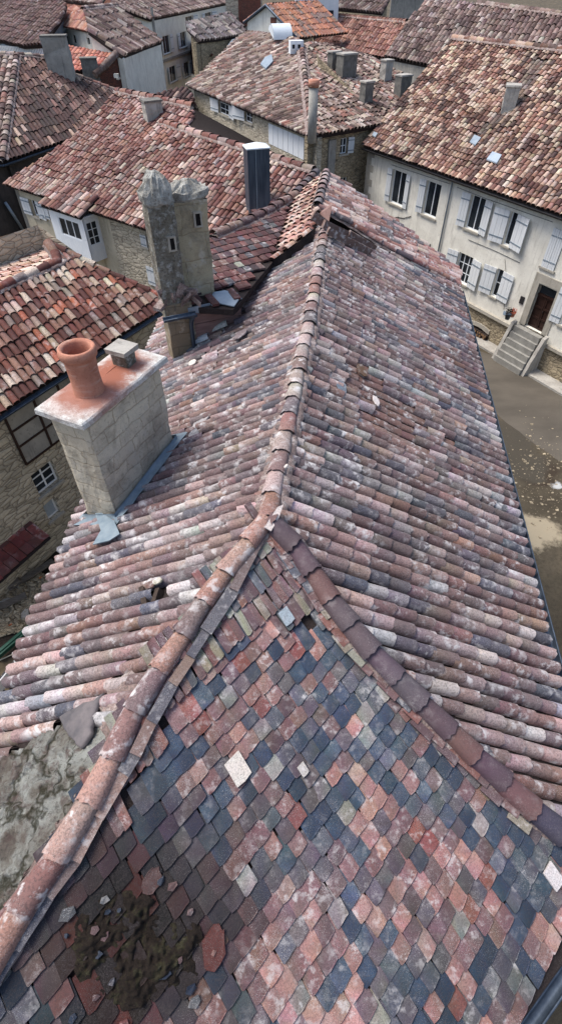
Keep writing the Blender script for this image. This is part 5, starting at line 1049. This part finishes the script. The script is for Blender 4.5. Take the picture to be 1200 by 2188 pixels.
pa = [PZ(*p, GZ+.004) for p in ((975, 735), (1060, 762), (1200, 835), (1300, 900), (1400, 1200), (1200, 990), (1130, 940), (1060, 885), (1010, 850), (960, 800))]
for i in range(len(pa)):
    q0, q1 = pa[i], pa[(i+1) % len(pa)]
    for k in range(6): f = k/6; p = q0*(1-f)+q1*f; e.append(p+A3(.18*nz(p[0]*1.3, p[1]*1.3), .18*nz(p[0]*1.3, p[1]*1.3, 5), 0))
mb = MB(); mb.poly(e); struct(mb.build('street', 'asphalt'))
mb = MB(); W = IW; u0 = 0; wbox(mb, W, -1, 30, GZ, GZ+.12, .0, 1.1 if False else .9); struct(mb.build('pavement', 'concrete'))
# ================================================================== firewood under the arch
random.seed(101); u0, u1, _, zt3 = IREC
mbL = MB(); c_ = A3(0, 0, 0)
for k, off in ((0, -.22), (1, .22)): pass
mbL.tube([A3(0, 0, 0), IW.n*.5], .075, seg=8, caps=False); rg = [0]; e0_ = mbL.pts([IW.n*.5+(IW.t*math.cos(t_)+A3(0, 0, math.sin(t_)))*.075 for t_ in [2*math.pi*i/8 for i in range(8)]]); mbL.face([e0_+i for i in range(8)], 1)
log0 = mbL.build('firewood_log', ['bark', 'firewood_end']); log0['label'] = 'split firewood log in the stack under the stone arch'; log0['category'] = 'log'; log0['group'] = 'firewood logs stacked under the arch'
n = 0
for r in range(11):
    for cidx in range(int((u1-u0)/.165)):
        u = u0+.12+cidx*.165+(.08 if r % 2 else 0); z = GZ+.09+r*.143
        if z > min(zt3-.05, GZ+1.75) or u > u1-.05: continue
        o = log0 if n == 0 else log0.copy()
        if n: C.objects.link(o)
        p = IW.pt(u+random.uniform(-.015, .015), z+random.uniform(-.01, .01), -.25+random.uniform(-.06, .06)); o.location = p; s_ = random.uniform(.85, 1.08); o.scale = (s_, s_, s_); n += 1
# flower pots beside the steps
def pot(x, off, r, h_, label, flower):
    u = x; p = IW.pt(u, IPLZ+.36-.9 if False else IDOOR[2]+.36, off); tt = thing('flower_pot', label, 'flower pot', tuple(p)); mb = MB(); mb.lathe(p, [(r*.7, 0), (r, h_), (r*1.08, h_), (r*1.08, h_+.03), (r*.9, h_+.03), (r*.85, h_*.8), (.01, h_*.8)], 14); mb.build('pot', 'terracotta' if flower else 'flue_metal', tt)
    mb = MB(); random.seed(int(r*1000))
    for i in range(90): d = nrm(A3(random.gauss(0, 1), random.gauss(0, 1), random.gauss(.5, .6)))*random.uniform(.3, 1)*r*1.5; c = p+A3(0, 0, h_+r*.7)+d; a_ = A3(*[random.uniform(-.04, .04) for _ in range(3)]); b_ = A3(*[random.uniform(-.04, .04) for _ in range(3)]); mb.poly([c-a_, c+b_, c+a_, c-b_])
    mb.build('flowers' if flower else 'foliage', 'red_flower' if flower else 'moss', tt)
pot(IDOOR[0]-.65, .5, .14, .2, 'terracotta pot of orange flowers on the wall left of the door steps', True)
pot(IDOOR[0]-.6, .95, .17, .3, 'dark pot with green plant on the wall left of the door steps', False)
# ================================================================== courtyard rubbish, lower left
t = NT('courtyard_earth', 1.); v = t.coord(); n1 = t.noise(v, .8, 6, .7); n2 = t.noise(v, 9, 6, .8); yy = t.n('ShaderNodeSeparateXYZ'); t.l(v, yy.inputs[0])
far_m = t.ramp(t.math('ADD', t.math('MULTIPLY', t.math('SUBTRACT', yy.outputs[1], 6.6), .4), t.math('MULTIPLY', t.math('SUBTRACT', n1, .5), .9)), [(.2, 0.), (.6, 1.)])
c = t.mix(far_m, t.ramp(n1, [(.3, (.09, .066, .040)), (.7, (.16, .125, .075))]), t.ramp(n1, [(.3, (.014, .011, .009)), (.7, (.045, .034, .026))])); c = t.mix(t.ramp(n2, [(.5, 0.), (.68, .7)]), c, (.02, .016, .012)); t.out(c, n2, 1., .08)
mb = MB(); L0 = A3(-3.2, 0, 0); gx0, gx1, gy0, gy1 = -16., -2.9, -3., 20.; idx = {}; NX, NY = 50, 88
for i_ in range(NX+1):
    for j_ in range(NY+1):
        x_, y_ = gx0+(gx1-gx0)*i_/NX, gy0+(gy1-gy0)*j_/NY; k_ = min(1, max(0, (y_-7)/3)); idx[(i_, j_)] = mb.pts([A3(x_, y_, -14.7+.12*k_*(nz(x_*.9, y_*.9)+.5*nz(x_*2.7, y_*2.7)))])
for i_ in range(NX):
    for j_ in range(NY): mb.face((idx[(i_, j_)], idx[(i_+1, j_)], idx[(i_+1, j_+1)], idx[(i_, j_+1)]), 0, True)
for i_ in range(NX): mb.poly([A3(gx0+(gx1-gx0)*i_/NX, gy0, GZ), A3(gx0+(gx1-gx0)*(i_+1)/NX, gy0, GZ), mb.v[idx[(i_+1, 0)]], mb.v[idx[(i_, 0)]]])
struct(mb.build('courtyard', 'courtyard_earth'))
random.seed(55)
CY = -14.7
def g(x, y, z=0.): return PZ(x, y, (CY if x < 400 else GZ)+z)
tag_list = []
def plate(name, px, th_, mat, label, cat, col=(.5, .5, .5), tilt=.15):
    mb = MB(); P = [g(*p, .05) for p in px]; P = [p+A3(0, 0, tilt*i/len(P)) for i, p in enumerate(P)]; mb.prism(P, A3(0, 0, th_), lin(col)); tag(mb.build(name, mat), label, cat)
plate('stone_flag', ((38, 1326), (56, 1305), (64, 1306), (66, 1322), (62, 1326)), .08, 'stone_trim', 'triangular cream stone flag lying in the dark rubble of the courtyard', 'stone')
plate('tile_fragment', ((68, 1315), (80, 1301), (83, 1303), (80, 1310), (72, 1317)), .05, 'tile_far', 'orange tile fragment beside the triangular stone flag', 'tile', (200, 130, 84))
plate('tile_fragment', ((18, 1338), (27, 1334), (29, 1338), (24, 1342)), .05, 'tile_far', 'small orange tile fragment nearest the green beam', 'tile', (190, 110, 66))
plate('tile_fragment', ((84, 1235), (92, 1232), (94, 1238), (87, 1241)), .05, 'tile_far', 'orange tile fragment highest up the rubble, near the near roof', 'tile', (200, 130, 80))
plate('wood_offcut', ((13, 1320), (28, 1309), (30, 1311), (16, 1322)), .05, 'plaster_tan', 'short pale wood offcut in the rubble left of the triangular flag', 'wood')
plate('stone_flag', ((2, 1287), (20, 1281), (30, 1286), (16, 1292), (3, 1292)), .1, 'concrete', 'rounded grey flat stone at the left edge of the rubble', 'stone')
a, b = g(-10, 1405, .25), g(92, 1318, .25); d = nrm(b-a); s_ = A3(-d[1], d[0], 0); mb = MB(); mb.box((a+b)/2, d*np.linalg.norm(b-a)/2, s_*.10, A3(0, 0, .07)); mb.box((a+b)/2+A3(0, 0, .08), d*np.linalg.norm(b-a)/2, s_*.03, A3(0, 0, .03)); tag(mb.build('steel_beam', 'green_paint'), 'long dark green painted beam lying across the courtyard', 'beam')
mb = MB(); a, b = g(-10, 1415, .05), g(48, 1404, .1); mb.tube([a, (a+b)/2+A3(.1, .2, 0), b], .02, seg=5); tag(mb.build('cable', 'plaster_tan'), 'thin pale cable on the brown earth below the green beam', 'cable')
for k, (x, y, dx, dy, nm) in enumerate(((60, 1232, 90, -70, 'longest'), (20, 1290, 60, -40, 'middle'), (0, 1262, 70, -52, 'upper'))):
    a, b = g(x-40, y-dy*.4, .15), g(x+dx*.6, y+dy*.5, .3); d = nrm(b-a); s_ = nrm(A3(-d[1], d[0], 0)); mb = MB(); mb.box((a+b)/2, d*np.linalg.norm(b-a)/2, s_*.12, A3(0, 0, .04), jit=.03)
    tag(mb.build('old_plank', 'wood_grey'), 'weathered dark plank, the %s of three in the courtyard rubble' % nm, 'plank')
# rubble itself
mb = MB(); random.seed(77)
for i in range(900):
    x, y = random.uniform(-30, 130), 0; y = 1225+random.random()*110+(130-x)*.15; p = g(x, y); s_ = random.uniform(.03, .16); ax_ = A3(*[random.uniform(-1, 1) for _ in range(3)]); ay_ = np.cross(ax_, A3(.3, .2, 1)); mb.box(p+A3(0, 0, s_*.3), nrm(ax_)*s_, nrm(ay_)*s_*.7, nrm(np.cross(ax_, ay_))*s_*.4, (.5, .5, .5), 0, s_*.25)
o = mb.build('rubble', 'rubble'); struct(o, 'stuff')
mb = MB()
for i in range(420):
    x, y = random.gauss(1155, 40), random.gauss(1015, 55); p = g(x, y); s_ = .012+.05*random.random()**4; mb.box(p+A3(0, 0, s_*.2), A3(s_, 0, 0), A3(0, s_*.8, 0), A3(0, 0, s_*.4), (.5, .5, .5), 0, s_*.4)
o = mb.build('gravel', 'rubble'); struct(o, 'stuff')
a, b = g(-6, 1474, .55), g(44, 1414, .55); d = nrm(b-a); s_ = A3(-d[1], d[0], 0); L_ = np.linalg.norm(b-a); bar = thing('barrier_board', 'white board with dark patches standing in the courtyard at the left picture edge', 'barrier', tuple(A3(a[0]*.5+b[0]*.5, a[1]*.5+b[1]*.5, CY)))
mb = MB(); mb.box((a+b)/2, d*L_/2, s_*.04, A3(0, 0, .22)); mb.build('board', 'car_paint', bar)
for f in (.18, .42, .7):
    mb = MB(); c_ = a+d*L_*f+A3(0, 0, .02); mb.prism([c_-d*.12+A3(0, 0, -.15), c_+d*.10+A3(0, 0, -.1), c_+d*.16+A3(0, 0, .2), c_-d*.02+A3(0, 0, .205)], s_*.055); mb.prism([c_-d*.12+A3(0, 0, .204), c_+d*.12+A3(0, 0, .204), c_+d*.16+s_*.03+A3(0, 0, .204), c_-d*.02+s_*.03+A3(0, 0, .204)], A3(0, 0, .02)); mb.build('patch', 'iron', bar)
for f in (.1, .9): mb = MB(); c_ = a+d*L_*f; mb.box(A3(c_[0], c_[1], CY+.18), d*.03, s_*.15, A3(0, 0, .18)); mb.build('leg', 'iron', bar)
for o in bpy.data.objects:
    if '_w' in o.keys(): del o['_w']
